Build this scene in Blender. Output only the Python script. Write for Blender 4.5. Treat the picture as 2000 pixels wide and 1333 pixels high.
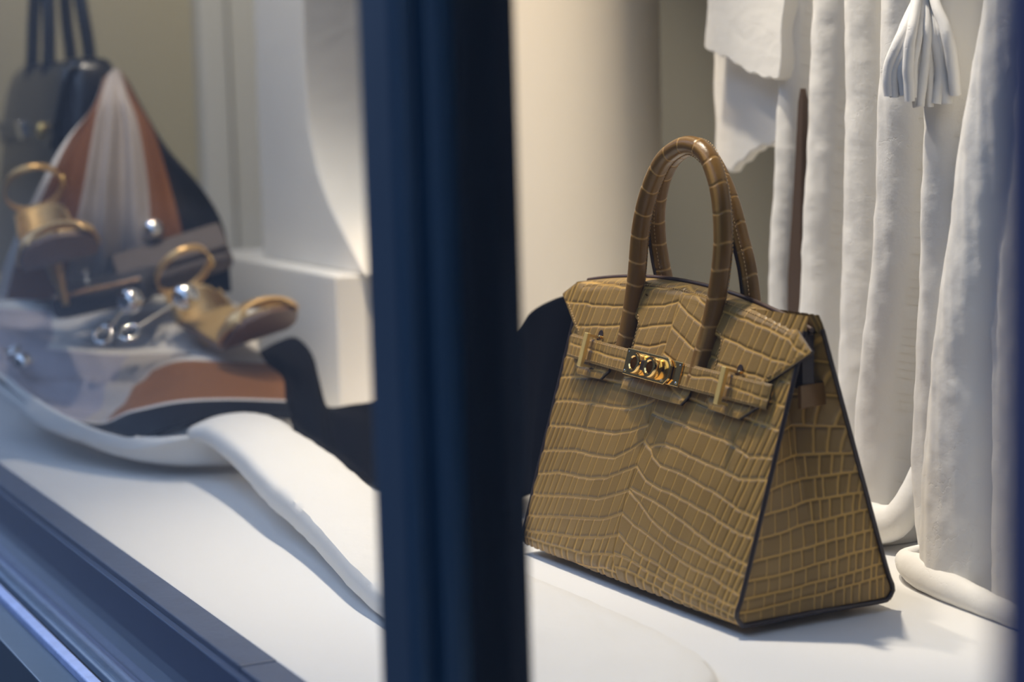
import bpy, bmesh, math, random
import numpy as np
from mathutils import Matrix, Vector

for o in list(bpy.data.objects):
    bpy.data.objects.remove(o)
S = bpy.context.scene
COL = S.collection
random.seed(7)
RNG = np.random.default_rng(7)

# ------------------------------------------------------------------ camera
FPX, PITCH, ROLL, CAMH, WIN = 3900.0, 7.0, -1.6, 0.45, 26.0
_a, _p, _r = math.radians(WIN), math.radians(PITCH), math.radians(ROLL)
FW = np.array([-math.cos(_a)*math.cos(_p), math.sin(_a)*math.cos(_p), -math.sin(_p)])
RT = np.array([math.sin(_a), math.cos(_a), 0.0])
UP = np.cross(RT, FW)
CR = math.cos(_r)*RT + math.sin(_r)*UP
CU = -math.sin(_r)*RT + math.cos(_r)*UP
CO = np.array([0, 0, CAMH])
cam = bpy.data.cameras.new('camera')
cam.sensor_width = 36.0
cam.lens = FPX*36.0/2000.0
cam.clip_start = 0.02
cam.dof.use_dof = True
cam.dof.focus_distance = 1.84
cam.dof.aperture_fstop = 3.4
co = bpy.data.objects.new('camera', cam)
COL.objects.link(co)
m = Matrix.Identity(4)
for i in range(3):
    m[i][0], m[i][1], m[i][2], m[i][3] = CR[i], CU[i], -FW[i], CO[i]
co.matrix_world = m
S.camera = co

# ------------------------------------------------------------------ light
S.view_settings.view_transform = 'Standard'
S.view_settings.look = 'None'
S.view_settings.gamma = 1.0
S.view_settings.use_curve_mapping = False
S.view_settings.exposure = 0.0
W = bpy.data.worlds.new('sky')
S.world = W
W.use_nodes = True
bg = W.node_tree.nodes['Background']
bg.inputs[0].default_value = (0.47, 0.64, 1.0, 1)
bg.inputs[1].default_value = 2.5


def spot(name, loc, target, watts, color, size=75, radius=0.03, blend=0.6):
    l = bpy.data.lights.new(name, 'SPOT')
    l.energy = watts
    l.color = color
    l.spot_size = math.radians(size)
    l.spot_blend = blend
    l.shadow_soft_size = radius
    o = bpy.data.objects.new(name, l)
    COL.objects.link(o)
    o.location = loc
    d = Vector(target) - Vector(loc)
    o.rotation_euler = d.to_track_quat('-Z', 'Y').to_euler()
    return o


WARM = (1.0, 0.87, 0.70)
spot('ceiling_and_fill_spot', (-1.80, 0.83, 1.62), (-1.64, 0.98, 0.12), 98, WARM, 60, blend=0.8)
spot('ceiling_and_fill_spot', (-2.50, 0.86, 1.62), (-2.35, 0.74, 0.0), 45, WARM, 62)
spot('ceiling_and_fill_spot', (-1.96, 0.70, 1.62), (-2.30, 1.16, 0.45), 150, (1.0, 0.77, 0.52), 33)
spot('ceiling_and_fill_spot', (-2.02, 0.60, 1.62), (-1.56, 1.18, 0.20), 44, (1.0, 0.86, 0.70), 30)
spot('ceiling_and_fill_spot', (-2.78, 0.60, 1.62), (-2.95, 1.10, 0.50), 50, (1.0, 0.88, 0.72), 55)  # added fill spot, brightens the pedestal and plinth fronts
spot('ceiling_and_fill_spot', (-3.45, 1.00, 1.62), (-4.2, 1.25, 0.4), 62, WARM, 70)  # added spot, brightens the far left wall

# ------------------------------------------------------------------ helpers


def at(px, py, D):
    """world point seen at photo pixel px,py at depth D metres"""
    d = FW + (px-1000)/FPX*CR - (py-666.5)/FPX*CU
    return CO + d*D


def aty(px, py, y):
    d = FW + (px-1000)/FPX*CR - (py-666.5)/FPX*CU
    return CO + d*(y-CO[1])/d[1]


def atz(px, py, z):
    d = FW + (px-1000)/FPX*CR - (py-666.5)/FPX*CU
    return CO + d*(z-CO[2])/d[2]


def mesh(name, verts, faces, mat=None, parent=None, smooth=True, attrs=None, sharp=None):
    me = bpy.data.meshes.new(name)
    verts = np.asarray(verts, dtype=float)
    me.from_pydata(verts.tolist(), [], [list(f) for f in faces])
    if attrs:
        for k, v in attrs.items():
            v = np.asarray(v, dtype=np.float32)
            if v.ndim == 1:
                a = me.attributes.new(k, 'FLOAT', 'POINT')
                a.data.foreach_set('value', v)
            else:
                a = me.attributes.new(k, 'FLOAT_COLOR', 'POINT')
                a.data.foreach_set('color', np.c_[v, np.ones(len(v))].astype(np.float32).ravel())
    if smooth:
        me.polygons.foreach_set('use_smooth', [True]*len(me.polygons))
        if sharp is not None:
            me.set_sharp_from_angle(angle=math.radians(sharp))
    me.update()
    ob = bpy.data.objects.new(name, me)
    COL.objects.link(ob)
    for mm in (mat if isinstance(mat, (list, tuple)) else [mat]):
        if mm is not None:
            me.materials.append(mm)
    if parent is not None:
        ob.parent = parent
    return ob


def grid_faces(nu, nv, cu=False, cv=False, off=0):
    f = []
    for i in range(nu if cu else nu-1):
        i2 = (i+1) % nu
        for j in range(nv if cv else nv-1):
            j2 = (j+1) % nv
            f.append((off+i*nv+j, off+i2*nv+j, off+i2*nv+j2, off+i*nv+j2))
    return f


def grid_obj(name, P, mat, parent=None, cu=False, cv=False, attrs=None, thick=0, flip=False, toff=-1, rim=0, sharp=None):
    nu, nv = P.shape[:2]
    f = grid_faces(nu, nv, cu, cv)
    if flip:
        f = [q[::-1] for q in f]
    o = mesh(name, P.reshape(-1, 3), f, mat, parent, True, attrs, sharp)
    if thick:
        md = o.modifiers.new('solid', 'SOLIDIFY')
        md.thickness = thick
        md.offset = toff
        md.material_offset_rim = rim
    return o


def cr(pts, n):
    """Catmull-Rom resample, uniform in parameter"""
    P = np.asarray(pts, float)
    k = len(P)
    P = np.vstack([2*P[0]-P[1], P, 2*P[-1]-P[-2]])
    t = np.linspace(0, k-1-1e-9, n)
    i = t.astype(int)
    u = (t-i)[:, None]
    a, b, c, d = P[i], P[i+1], P[i+2], P[i+3]
    return 0.5*((2*b)+(c-a)*u+(2*a-5*b+4*c-d)*u*u+(3*b-a-3*c+d)*u**3)


def crs(pts, n):
    """Catmull-Rom, then equal arc length"""
    Q = cr(pts, max(400, n*4))
    s = np.r_[0, np.cumsum(np.linalg.norm(np.diff(Q, axis=0), axis=1))]
    t = np.linspace(0, s[-1], n)
    return np.stack([np.interp(t, s, Q[:, k]) for k in range(Q.shape[1])], 1)


def patch(rows, nu, nv):
    """bicubic patch through rows of control points -> array [nu(row dir), nv, 3]"""
    A = np.stack([cr(r, nv) for r in rows])
    return np.stack([cr(A[:, j], nu) for j in range(nv)], 1)


def frames(path):
    P = np.asarray(path, float)
    T = np.gradient(P, axis=0)
    T /= np.linalg.norm(T, axis=1)[:, None]
    N = np.zeros_like(P)
    ref = np.array([0, 0, 1.0]) if abs(T[0][2]) < 0.9 else np.array([0, 1.0, 0])
    n = ref - T[0]*(ref@T[0])
    n /= np.linalg.norm(n)
    for i in range(len(P)):
        n = n - T[i]*(n@T[i])
        n /= np.linalg.norm(n)
        N[i] = n
    return P, T, N, np.cross(T, N)


def tube_arrays(path, r, n=12, closed=False, caps=True, ry=1.0):
    P, T, N, B = frames(path)
    k = len(P)
    r = np.broadcast_to(np.asarray(r, float), (k,))
    th = np.linspace(0, 2*np.pi, n, endpoint=False)
    V = P[:, None] + r[:, None, None]*(np.cos(th)[None, :, None]*N[:, None]+ry*np.sin(th)[None, :, None]*B[:, None])
    f = grid_faces(k, n, closed, True)
    V = V.reshape(-1, 3)
    if caps and not closed:
        f.append(tuple(range(n))[::-1])
        f.append(tuple(range((k-1)*n, k*n)))
    return V, f


def tube(name, path, r, mat, parent=None, n=12, closed=False, attrs=None, ry=1.0):
    V, f = tube_arrays(path, r, n, closed, True, ry)
    return mesh(name, V, f, mat, parent, True, attrs, 50)


def join_arrays(parts):
    VV, FF, k = [], [], 0
    for V, f in parts:
        VV.append(V)
        FF += [tuple(i+k for i in q) for q in f]
        k += len(V)
    return np.vstack(VV), FF


def box_arrays(lo, hi):
    x0, y0, z0 = lo
    x1, y1, z1 = hi
    V = np.array([(x0, y0, z0), (x1, y0, z0), (x1, y1, z0), (x0, y1, z0), (x0, y0, z1), (x1, y0, z1), (x1, y1, z1), (x0, y1, z1)], float)
    F = [(3, 2, 1, 0), (4, 5, 6, 7), (0, 1, 5, 4), (1, 2, 6, 5), (2, 3, 7, 6), (3, 0, 4, 7)]
    return V, F


def box(name, lo, hi, mat, parent=None, bevel=0.0, seg=2):
    V, F = box_arrays(lo, hi)
    o = mesh(name, V, F, mat, parent, False)
    if bevel:
        md = o.modifiers.new('bev', 'BEVEL')
        md.width = bevel
        md.segments = seg
        o.data.polygons.foreach_set('use_smooth', [True]*len(o.data.polygons))
        md.harden_normals = True
    return o


def prism(name, pts, ex, ey, en, org, thick, mat, parent=None, bevel=0.0):
    """outline pts (2d) in plane org+ex*u+ey*v extruded by thick along en"""
    pts = np.asarray(pts, float)
    org, ex, ey, en = [np.asarray(q, float) for q in (org, ex, ey, en)]
    A = org+pts[:, :1]*ex+pts[:, 1:2]*ey
    k = len(pts)
    V = np.vstack([A, A+en*thick])
    F = [tuple(range(k))[::-1], tuple(range(k, 2*k))]+[(i, (i+1) % k, k+(i+1) % k, k+i) for i in range(k)]
    o = mesh(name, V, F, mat, parent, False)
    bm = bmesh.new()
    bm.from_mesh(o.data)
    bmesh.ops.recalc_face_normals(bm, faces=bm.faces)
    bm.to_mesh(o.data)
    bm.free()
    if bevel:
        md = o.modifiers.new('bev', 'BEVEL')
        md.width = bevel
        md.segments = 3
        md.limit_method = 'ANGLE'
        o.data.polygons.foreach_set('use_smooth', [True]*len(o.data.polygons))
        md.harden_normals = True
    return o


def lathe(name, prof, mat, parent=None, n=24, center=(0, 0, 0), axis=None):
    prof = np.asarray(prof, float)
    th = np.linspace(0, 2*np.pi, n, endpoint=False)
    V = np.stack([prof[:, :1]*np.cos(th), prof[:, :1]*np.sin(th), np.repeat(prof[:, 1:2], n, 1)], 2)
    if axis is not None:
        q = Vector((0, 0, 1)).rotation_difference(Vector(axis)).to_matrix()
        V = V @ np.array(q).T
    V = V + np.asarray(center)
    f = grid_faces(len(prof), n, False, True)
    f.append(tuple(range(n))[::-1])
    f.append(tuple(range((len(prof)-1)*n, len(prof)*n)))
    return mesh(name, V.reshape(-1, 3), f, mat, parent, True, None, 40)


def sphere_prof(r, k=13):
    t = np.linspace(-np.pi/2+0.02, np.pi/2-0.02, k)
    return np.c_[r*np.cos(t), r*np.sin(t)]


def thing(name, loc=(0, 0, 0), rz=0.0, label=None, cat=None, group=None, kind=None):
    o = bpy.data.objects.new(name, None)
    COL.objects.link(o)
    o.empty_display_size = 0.05
    o.location = loc
    o.rotation_euler = (0, 0, rz)
    return tag(o, label, cat, group, kind)


def tag(o, label=None, cat=None, group=None, kind=None):
    if label:
        o['label'] = label
    if cat:
        o['category'] = cat
    if group:
        o['group'] = group
    if kind:
        o['kind'] = kind
    return o


def snoise(X, Y, seed=0, octaves=3, scale=1.0):
    """smooth pseudo noise in about -1..1 from summed sines"""
    r = np.random.default_rng(seed)
    out = np.zeros(np.broadcast(X, Y).shape)
    amp, tot = 1.0, 0.0
    for o in range(octaves):
        for k in range(4):
            a = r.uniform(0, 2*np.pi)
            f = scale*(2**o)*r.uniform(0.7, 1.4)
            out = out+amp*np.sin(f*(np.cos(a)*X+np.sin(a)*Y)+r.uniform(0, 6.28))
            tot += amp*0.75
        amp *= 0.5
    return out/tot


def sstep(a, b, x):
    t = np.clip((x-a)/(b-a), 0, 1)
    return t*t*(3-2*t)


# ------------------------------------------------------------------ materials
def mat(name, color, rough=0.5, metal=0.0, coat=0.0, sheen=0.0, bump=0.0, bscale=60.0, var=0.0, vscale=8.0, spec=0.5, detail=4.0, aniso=None):
    M = bpy.data.materials.new(name)
    M.use_nodes = True
    nt = M.node_tree
    b = nt.nodes['Principled BSDF']
    b.inputs['Base Color'].default_value = (*color, 1)
    b.inputs['Roughness'].default_value = rough
    b.inputs['Metallic'].default_value = metal
    b.inputs['Coat Weight'].default_value = coat
    b.inputs['Coat Roughness'].default_value = 0.15
    b.inputs['Sheen Weight'].default_value = sheen
    b.inputs['Specular IOR Level'].default_value = spec
    tc = nt.nodes.new('ShaderNodeTexCoord')
    if var:
        n = nt.nodes.new('ShaderNodeTexNoise')
        n.inputs['Scale'].default_value = vscale
        n.inputs['Detail'].default_value = 5
        nt.links.new(tc.outputs['Object'], n.inputs['Vector'])
        mx = nt.nodes.new('ShaderNodeMix')
        mx.data_type = 'RGBA'
        mx.inputs[6].default_value = (*[c*(1-var) for c in color], 1)
        mx.inputs[7].default_value = (*[min(1, c*(1+var)) for c in color], 1)
        nt.links.new(n.outputs['Fac'], mx.inputs[0])
        nt.links.new(mx.outputs[2], b.inputs['Base Color'])
    if bump:
        n2 = nt.nodes.new('ShaderNodeTexNoise')
        n2.inputs['Scale'].default_value = bscale
        n2.inputs['Detail'].default_value = detail
        nt.links.new(tc.outputs['Object'], n2.inputs['Vector'])
        bp = nt.nodes.new('ShaderNodeBump')
        bp.inputs['Strength'].default_value = bump
        bp.inputs['Distance'].default_value = 0.004
        nt.links.new(n2.outputs['Fac'], bp.inputs['Height'])
        nt.links.new(bp.outputs[0], b.inputs['Normal'])
    return M


def plaster_mat(name, color):
    M = mat(name, color, 0.85, bump=0.35, bscale=45, var=0.05, vscale=6, spec=0.25, detail=6)
    nt = M.node_tree
    b = nt.nodes['Principled BSDF']
    tc = [n for n in nt.nodes if n.type == 'TEX_COORD'][0]
    # fine cracks and pits
    v = nt.nodes.new('ShaderNodeTexVoronoi')
    v.feature = 'DISTANCE_TO_EDGE'
    v.inputs['Scale'].default_value = 9
    nz = nt.nodes.new('ShaderNodeTexNoise')
    nz.inputs['Scale'].default_value = 14
    nz.inputs['Detail'].default_value = 6
    ad = nt.nodes.new('ShaderNodeMixRGB')
    ad.inputs[0].default_value = 0.35
    nt.links.new(tc.outputs['Object'], nz.inputs['Vector'])
    nt.links.new(tc.outputs['Object'], ad.inputs[1])
    nt.links.new(nz.outputs['Color'], ad.inputs[2])
    nt.links.new(ad.outputs[0], v.inputs['Vector'])
    r = nt.nodes.new('ShaderNodeMapRange')
    r.inputs[1].default_value = 0.0
    r.inputs[2].default_value = 0.012
    nt.links.new(v.outputs['Distance'], r.inputs[0])
    # break the cracks so only some show
    n3 = nt.nodes.new('ShaderNodeTexNoise')
    n3.inputs['Scale'].default_value = 5
    nt.links.new(tc.outputs['Object'], n3.inputs['Vector'])
    st = nt.nodes.new('ShaderNodeMapRange')
    st.inputs[1].default_value = 0.52
    st.inputs[2].default_value = 0.60
    nt.links.new(n3.outputs['Fac'], st.inputs[0])
    mxx = nt.nodes.new('ShaderNodeMath')
    mxx.operation = 'SUBTRACT'
    mxx.inputs[0].default_value = 1.0
    nt.links.new(st.outputs[0], mxx.inputs[1])
    mm = nt.nodes.new('ShaderNodeMath')
    mm.operation = 'MAXIMUM'
    nt.links.new(r.outputs[0], mm.inputs[0])
    nt.links.new(mxx.outputs[0], mm.inputs[1])
    old = [n for n in nt.nodes if n.type == 'BUMP'][0]
    b2 = nt.nodes.new('ShaderNodeBump')
    b2.inputs['Strength'].default_value = 0.25
    b2.inputs['Distance'].default_value = 0.002
    nt.links.new(mm.outputs[0], b2.inputs['Height'])
    nt.links.new(old.outputs[0], b2.inputs['Normal'])
    nt.links.new(b2.outputs[0], b.inputs['Normal'])
    return M


def attr_color_mat(name, rough, sheen=0.0, attr='tint', bump=0.0, bscale=400, coat=0, spec=0.4):
    M = mat(name, (0.5, 0.5, 0.5), rough, sheen=sheen, bump=bump, bscale=bscale, coat=coat, spec=spec)
    nt = M.node_tree
    a = nt.nodes.new('ShaderNodeAttribute')
    a.attribute_name = attr
    nt.links.new(a.outputs['Color'], nt.nodes['Principled BSDF'].inputs['Base Color'])
    return M


def croc_mat(name, scale_a, scale_b, groove_c, rough=0.42):
    M = mat(name, scale_a, rough, coat=0.08, bump=0.10, bscale=700, spec=0.32)
    nt = M.node_tree
    b = nt.nodes['Principled BSDF']
    t = nt.nodes.new('ShaderNodeAttribute')
    t.attribute_name = 'tone'
    g = nt.nodes.new('ShaderNodeAttribute')
    g.attribute_name = 'groove'
    tc = [n for n in nt.nodes if n.type == 'TEX_COORD'][0]
    n = nt.nodes.new('ShaderNodeTexNoise')
    n.inputs['Scale'].default_value = 18
    n.inputs['Detail'].default_value = 6
    nt.links.new(tc.outputs['Object'], n.inputs['Vector'])
    ad = nt.nodes.new('ShaderNodeMath')
    ad.operation = 'MULTIPLY_ADD'
    ad.inputs[1].default_value = 0.55
    nt.links.new(n.outputs['Fac'], ad.inputs[0])
    sc = nt.nodes.new('ShaderNodeMath')
    sc.operation = 'MULTIPLY'
    sc.inputs[1].default_value = 0.5
    nt.links.new(t.outputs['Fac'], sc.inputs[0])
    nt.links.new(sc.outputs[0], ad.inputs[2])
    m1 = nt.nodes.new('ShaderNodeMix')
    m1.data_type = 'RGBA'
    m1.inputs[6].default_value = (*scale_a, 1)
    m1.inputs[7].default_value = (*scale_b, 1)
    nt.links.new(ad.outputs[0], m1.inputs[0])
    m2 = nt.nodes.new('ShaderNodeMix')
    m2.data_type = 'RGBA'
    m2.inputs[7].default_value = (*groove_c, 1)
    nt.links.new(m1.outputs[2], m2.inputs[6])
    nt.links.new(g.outputs['Fac'], m2.inputs[0])
    nt.links.new(m2.outputs[2], b.inputs['Base Color'])
    return M


def glass_mat():
    M = bpy.data.materials.new('window_glass')
    M.use_nodes = True
    nt = M.node_tree
    nt.nodes.remove(nt.nodes['Principled BSDF'])
    out = nt.nodes['Material Output']
    t = nt.nodes.new('ShaderNodeBsdfTransparent')
    t.inputs[0].default_value = (0.975, 0.985, 0.985, 1)
    g = nt.nodes.new('ShaderNodeBsdfGlossy')
    g.inputs['Roughness'].default_value = 0.0
    fr = nt.nodes.new('ShaderNodeFresnel')
    # same reflectance on both faces of the thin sheet
    ge = nt.nodes.new('ShaderNodeNewGeometry')
    io = nt.nodes.new('ShaderNodeMapRange')
    io.inputs[3].default_value = 1.28
    io.inputs[4].default_value = 1/1.28
    nt.links.new(ge.outputs['Backfacing'], io.inputs[0])
    nt.links.new(io.outputs[0], fr.inputs['IOR'])
    mx = nt.nodes.new('ShaderNodeMixShader')
    nt.links.new(fr.outputs[0], mx.inputs[0])
    nt.links.new(t.outputs[0], mx.inputs[1])
    nt.links.new(g.outputs[0], mx.inputs[2])
    nt.links.new(mx.outputs[0], out.inputs[0])
    return M


M_PLASTER = plaster_mat('white_plaster', (0.75, 0.735, 0.70))
M_SHELF = mat('white_painted_board', (0.735, 0.73, 0.715), 0.55, bump=0.04, bscale=120, var=0.02, vscale=5, spec=0.3)
M_WALL = mat('grey_beige_wall', (0.33, 0.31, 0.25), 0.9, bump=0.05, bscale=60)
M_WALLO = mat('olive_beige_wall', (0.37, 0.34, 0.24), 0.9, bump=0.05, bscale=60)
M_WALLP = mat('pale_wall', (0.50, 0.51, 0.50), 0.85, bump=0.05, bscale=60)
M_COLUMN = mat('cream_column_paint', (0.72, 0.68, 0.60), 0.5, bump=0.05, bscale=30, var=0.03, vscale=3)
M_CEIL = mat('ceiling_paint', (0.75, 0.73, 0.70), 0.9)
M_NAVY = mat('navy_gloss_paint', (0.022, 0.050, 0.085), 0.38, coat=0.2, bump=0.05, bscale=35, var=0.12, vscale=9)
M_POST = mat('navy_post_sky_tint', (0.055, 0.060, 0.125), 0.45, bump=0.05, bscale=35, var=0.1, vscale=9)  # navy paint with the lavender cast of sky light put into its colour
M_RAIL = mat('blue_gloss_rail_paint', (0.022, 0.050, 0.130), 0.4, bump=0.05, bscale=35, var=0.12, vscale=9)
M_NAVY2 = mat('worn_navy_trim', (0.07, 0.095, 0.16), 0.5, bump=0.15, bscale=90, var=0.2, vscale=25)
M_SILL = mat('weathered_blue_grey_sill', (0.16, 0.21, 0.28), 0.6, bump=0.2, bscale=80, var=0.25, vscale=30)
M_SILLP = mat('pale_blue_chipped_paint', (0.36, 0.44, 0.68), 0.6, bump=0.4, bscale=120, var=0.2, vscale=60)
M_GAPLEG = mat('dark_gap_and_leg_shade', (0.01, 0.012, 0.016), 0.8)  # groove fill, also the shade painted on the inner leg
M_PAVE = mat('dark_paving', (0.03, 0.03, 0.036), 0.8, var=0.15, vscale=3)
M_FACADE = mat('dark_stone_facade', (0.02, 0.02, 0.026), 0.8, var=0.1, vscale=2)
M_GLASS = glass_mat()
M_CROC = croc_mat('olive_tan_crocodile_leather', (0.140, 0.081, 0.019), (0.318, 0.199, 0.062), (0.48, 0.285, 0.070))
M_CROCH = croc_mat('tan_crocodile_handle_leather', (0.125, 0.062, 0.015), (0.190, 0.105, 0.030), (0.37, 0.215, 0.068), 0.28)
M_EDGE = mat('dark_edge_paint', (0.022, 0.014, 0.014), 0.4)
M_EDGEB = mat('brown_edge_piping', (0.055, 0.028, 0.018), 0.4)
M_STITCH = mat('tan_thread', (0.42, 0.27, 0.11), 0.7)
M_GOLD = mat('polished_gold', (0.90, 0.60, 0.22), 0.12, metal=1.0)
M_GOLDP = mat('pale_gold', (0.95, 0.68, 0.24), 0.32, metal=0.65)
M_SILVER = mat('polished_silver', (0.82, 0.84, 0.86), 0.06, metal=1.0)
M_SCARF = attr_color_mat('printed_silk', 0.5, bump=0.03, bscale=500, spec=0.06)
M_BLACKSILK = mat('black_silk', (0.004, 0.0045, 0.007), 0.7, bump=0.05, bscale=40, spec=0.03)
M_BLACKLEA = mat('black_shiny_leather', (0.006, 0.007, 0.011), 0.3, coat=0.2, bump=0.15, bscale=90)
M_TAUPE = mat('taupe_suede', (0.080, 0.062, 0.054), 0.8, sheen=0.05, bump=0.1, bscale=300)
M_GLIT = mat('black_glitter_fabric', (0.012, 0.012, 0.02), 0.4, bump=0.8, bscale=500, coat=0.3)
M_BRONZE = mat('bronze_beads', (0.55, 0.36, 0.22), 0.2, metal=1.0)
M_SHOEGOLD = mat('gold_metallic_leather', (0.66, 0.42, 0.17), 0.3, metal=0.55, bump=0.05, bscale=80)
M_INSOLE = mat('gold_tan_insole', (0.42, 0.28, 0.11), 0.42, metal=0.35)
M_SOLE = mat('brown_leather_sole', (0.15, 0.085, 0.055), 0.5, bump=0.05, bscale=40, var=0.1, vscale=10)
M_SLITSHADE = mat('dark_brown_slit_shade', (0.055, 0.032, 0.020), 0.7, bump=0.1, bscale=60, var=0.15, vscale=12)  # colour of the shade in the curtain slit
M_ROPE = plaster_mat('white_plaster_rope', (0.74, 0.73, 0.71))

# ------------------------------------------------------------------ setting
GY = 0.46                                            # plane of the glass
XL, XR, YB, ZC = -4.3, 0.6, 1.62, 1.75


def struct(o):
    o['kind'] = 'structure'
    return o


fl = struct(box('floor', (XL, 0.514, -0.06), (XR, YB, 0.0), M_SHELF, bevel=0.002))
struct(box('ceiling', (XL, 0.40, ZC), (XR, YB, ZC+0.08), M_CEIL))
struct(box('wall_back', (XL, YB, -0.06), (XR, YB+0.08, ZC+0.08), M_WALL))
struct(box('wall_left', (XL-0.08, 0.40, -0.06), (XL, YB+0.08, ZC+0.08), M_WALLO))
struct(box('wall_right', (XR, 0.40, -0.06), (XR+0.08, YB+0.08, ZC+0.08), M_WALL))

# window: mullions, rails, panes
win = thing('window_1', (-1.03, GY, 0), kind='structure')
wp = np.array([-1.03, GY, 0])


def wbox(name, lo, hi, m, bevel=0.003):
    return box(name, np.array(lo)-wp, np.array(hi)-wp, m, win, bevel)


def mullion(xa, xb):
    # stepped profile: street face, deep cove, glazing bead; inner leg coloured near black as its unlit side
    prof = [(xa, 0.425), (xb-0.004, 0.425), (xb, 0.429), (xb, 0.4335), (xb-0.011, 0.4355), (xb-0.011, 0.4415), (xb+0.001, 0.4445), (xb+0.001, 0.4555), (xb-0.003, 0.4565), (xb-0.003, 0.4630), (xa, 0.4630)]
    o = prism('mullion', prof, (1, 0, 0), (0, 1, 0), (0, 0, 1), np.array([0, 0, -0.088])-wp, ZC+0.05, M_NAVY, win, 0.0015)
    prism('inner_leg', [(xa, 0.4635), (xb-0.003, 0.4635), (xb-0.001, 0.468), (xb-0.001, 0.500), (xa, 0.500)], (1, 0, 0), (0, 1, 0), (0, 0, 1), np.array([0, 0, -0.088])-wp, ZC+0.05, M_GAPLEG, win, 0.0012)
    return o


mullion(-1.058, -1.009)
wbox('door_post', (-0.436, 0.360, -0.20), (-0.30, 0.500, ZC-0.04), M_POST, 0.004)
mullion(-3.90, -3.82)
for k, (a, b) in enumerate([(-3.82, -1.058), (-1.009, -0.436)]):
    wbox('pane', (a+0.001, GY-0.003, -0.084), (b-0.001, GY+0.003, ZC-0.04), M_GLASS, 0)
wbox('sky_block_panel', (-0.30, 0.43, -0.20), (XR, 0.49, ZC-0.04), M_NAVY, 0.003)  # added unseen panel, keeps sky light off the curtain's right side and the gusset
wbox('inner_rail', (XL, 0.482, -0.10), (-1.505, 0.514, 0.001), M_NAVY2, 0.002)
wbox('inner_rail', (-1.503, 0.4815, -0.10), (XR, 0.514, 0.0005), M_NAVY2, 0.002)
wbox('rail_face', (XL, 0.474, -0.10), (XR, 0.482, -0.004), M_RAIL, 0.002)
wbox('bottom_rail', (XL, 0.4535, -0.20), (XR, 0.474, -0.0855), M_SILL, 0.002)
wbox('rail_groove', (XL, 0.447, -0.20), (XR, 0.4535, -0.0935), M_GAPLEG, 0)
wbox('rail_edge', (XL, 0.4345, -0.20), (XR, 0.447, -0.0865), M_SILLP, 0.003)
wbox('head_rail', (XL, 0.425, ZC-0.04), (XR, 0.50, ZC+0.08), M_NAVY, 0.003)
struct(box('wall_front', (XL, 0.40, -1.05), (XR, 0.4345, -0.094), M_NAVY, bevel=0.002))
struct(box('wall_front_upper', (XL, 0.30, ZC), (XR, 0.425, 4.0), M_NAVY))
struct(box('pavement', (-70, -2.6, -1.15), (20, 0.40, -1.05), M_PAVE))
struct(box('street', (-70, -9.0, -1.30), (20, -2.6, -1.17), M_PAVE))
struct(box('wall_opposite', (-70, -9.5, -1.30), (20, -9.0, 9.0), M_FACADE))

# interior architecture ---------------------------------------------------
cx, cy = -2.315, 1.165
colm = lathe('column', [(0.0, 0.0), (0.178, 0.0), (0.178, 0.03), (0.168, 0.035), (0.168, ZC), (0, ZC)], M_COLUMN, n=96)
colm.location = (cx, cy, 0.0)
tag(colm, 'smooth round cream column standing behind the tan handbag', 'column')

# trims on the far left wall
struct(box('trim_1', (XL, 1.335, 0), (XL+0.05, 1.40, ZC), M_WALLP, bevel=0.006))
struct(box('trim_2', (XL, 1.41, 0), (XL+0.03, 1.50, ZC), M_WALLP, bevel=0.006))

# plinth with a flared plaster pedestal on top
pc = at(655, 540, 2.88)
pl = box('plinth', (-0.62, 0, -pc[2]), (0, 0.36, 0), M_SHELF, bevel=0.004)
pl.location = (pc[0], pc[1], pc[2])
tag(pl, 'low white rectangular plinth behind the gold sandal', 'plinth')
yy = pc[1]+0.035
out = [(493, -60), (497, 60), (503, 250), (510, 400), (515, 540), (716, 545), (700, 510), (680, 472), (658, 430), (640, 392), (622, 340), (610, 290), (602, 240), (597, 180), (592, 90), (590, 10), (588, -60)]
pp = []
for (a, b) in out:
    q = aty(a, b, yy)
    pp.append((q[0]-pc[0], max(q[2], pc[2])-pc[2]+0.0005))
zt = max(q[1] for q in pp)
pp = [(a, (ZC-pc[2]-0.002) if b > zt-0.02 else b) for a, b in pp]
fp = prism('flared_pedestal', pp, (1, 0, 0), (0, 0, 1), (0, 1, 0), (0, 0, 0), 0.24, M_PLASTER, None, 0.004)
fp.location = (pc[0], yy, pc[2])
tag(fp, 'tall white plaster pillar whose side flares out onto the plinth', 'pillar')

# ------------------------------------------------------------------ crocodile handbag
YAW = math.radians(2.0)
UX = np.array([math.cos(YAW), math.sin(YAW), 0])
B0 = np.array([-1.3638, 0.8634, 0.0])
bagloc = B0-UX*0.187
bag = thing('handbag', bagloc, YAW, 'structured tan crocodile leather handbag with gold turn lock and two handles', 'handbag')
HL = 0.187


def lin(pts, x):
    """linear interpolation with linear extrapolation"""
    p = np.asarray(pts, float)
    y = np.interp(x, p[:, 0], p[:, 1])
    s0 = (p[1, 1]-p[0, 1])/(p[1, 0]-p[0, 0])*0.4
    s1 = (p[-1, 1]-p[-2, 1])/(p[-1, 0]-p[-2, 0])*0.4
    y = np.where(x < p[0, 0], p[0, 1]+s0*(x-p[0, 0]), y)
    return np.where(x > p[-1, 0], p[-1, 1]+s1*(x-p[-1, 0]), y)


def ymid(z, x=0):
    """front panel surface"""
    z = np.asarray(z, float)
    base = 0.31*(z-0.012)
    rb = np.clip((0.024-z)/0.014, 0, 1)
    bulge = 0.006*np.cos(np.pi*np.clip(x/(2*HL), -0.5, 0.5))*np.sin(np.pi*np.clip(z/0.26, 0, 1))
    return base+0.006*rb**2-bulge


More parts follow.
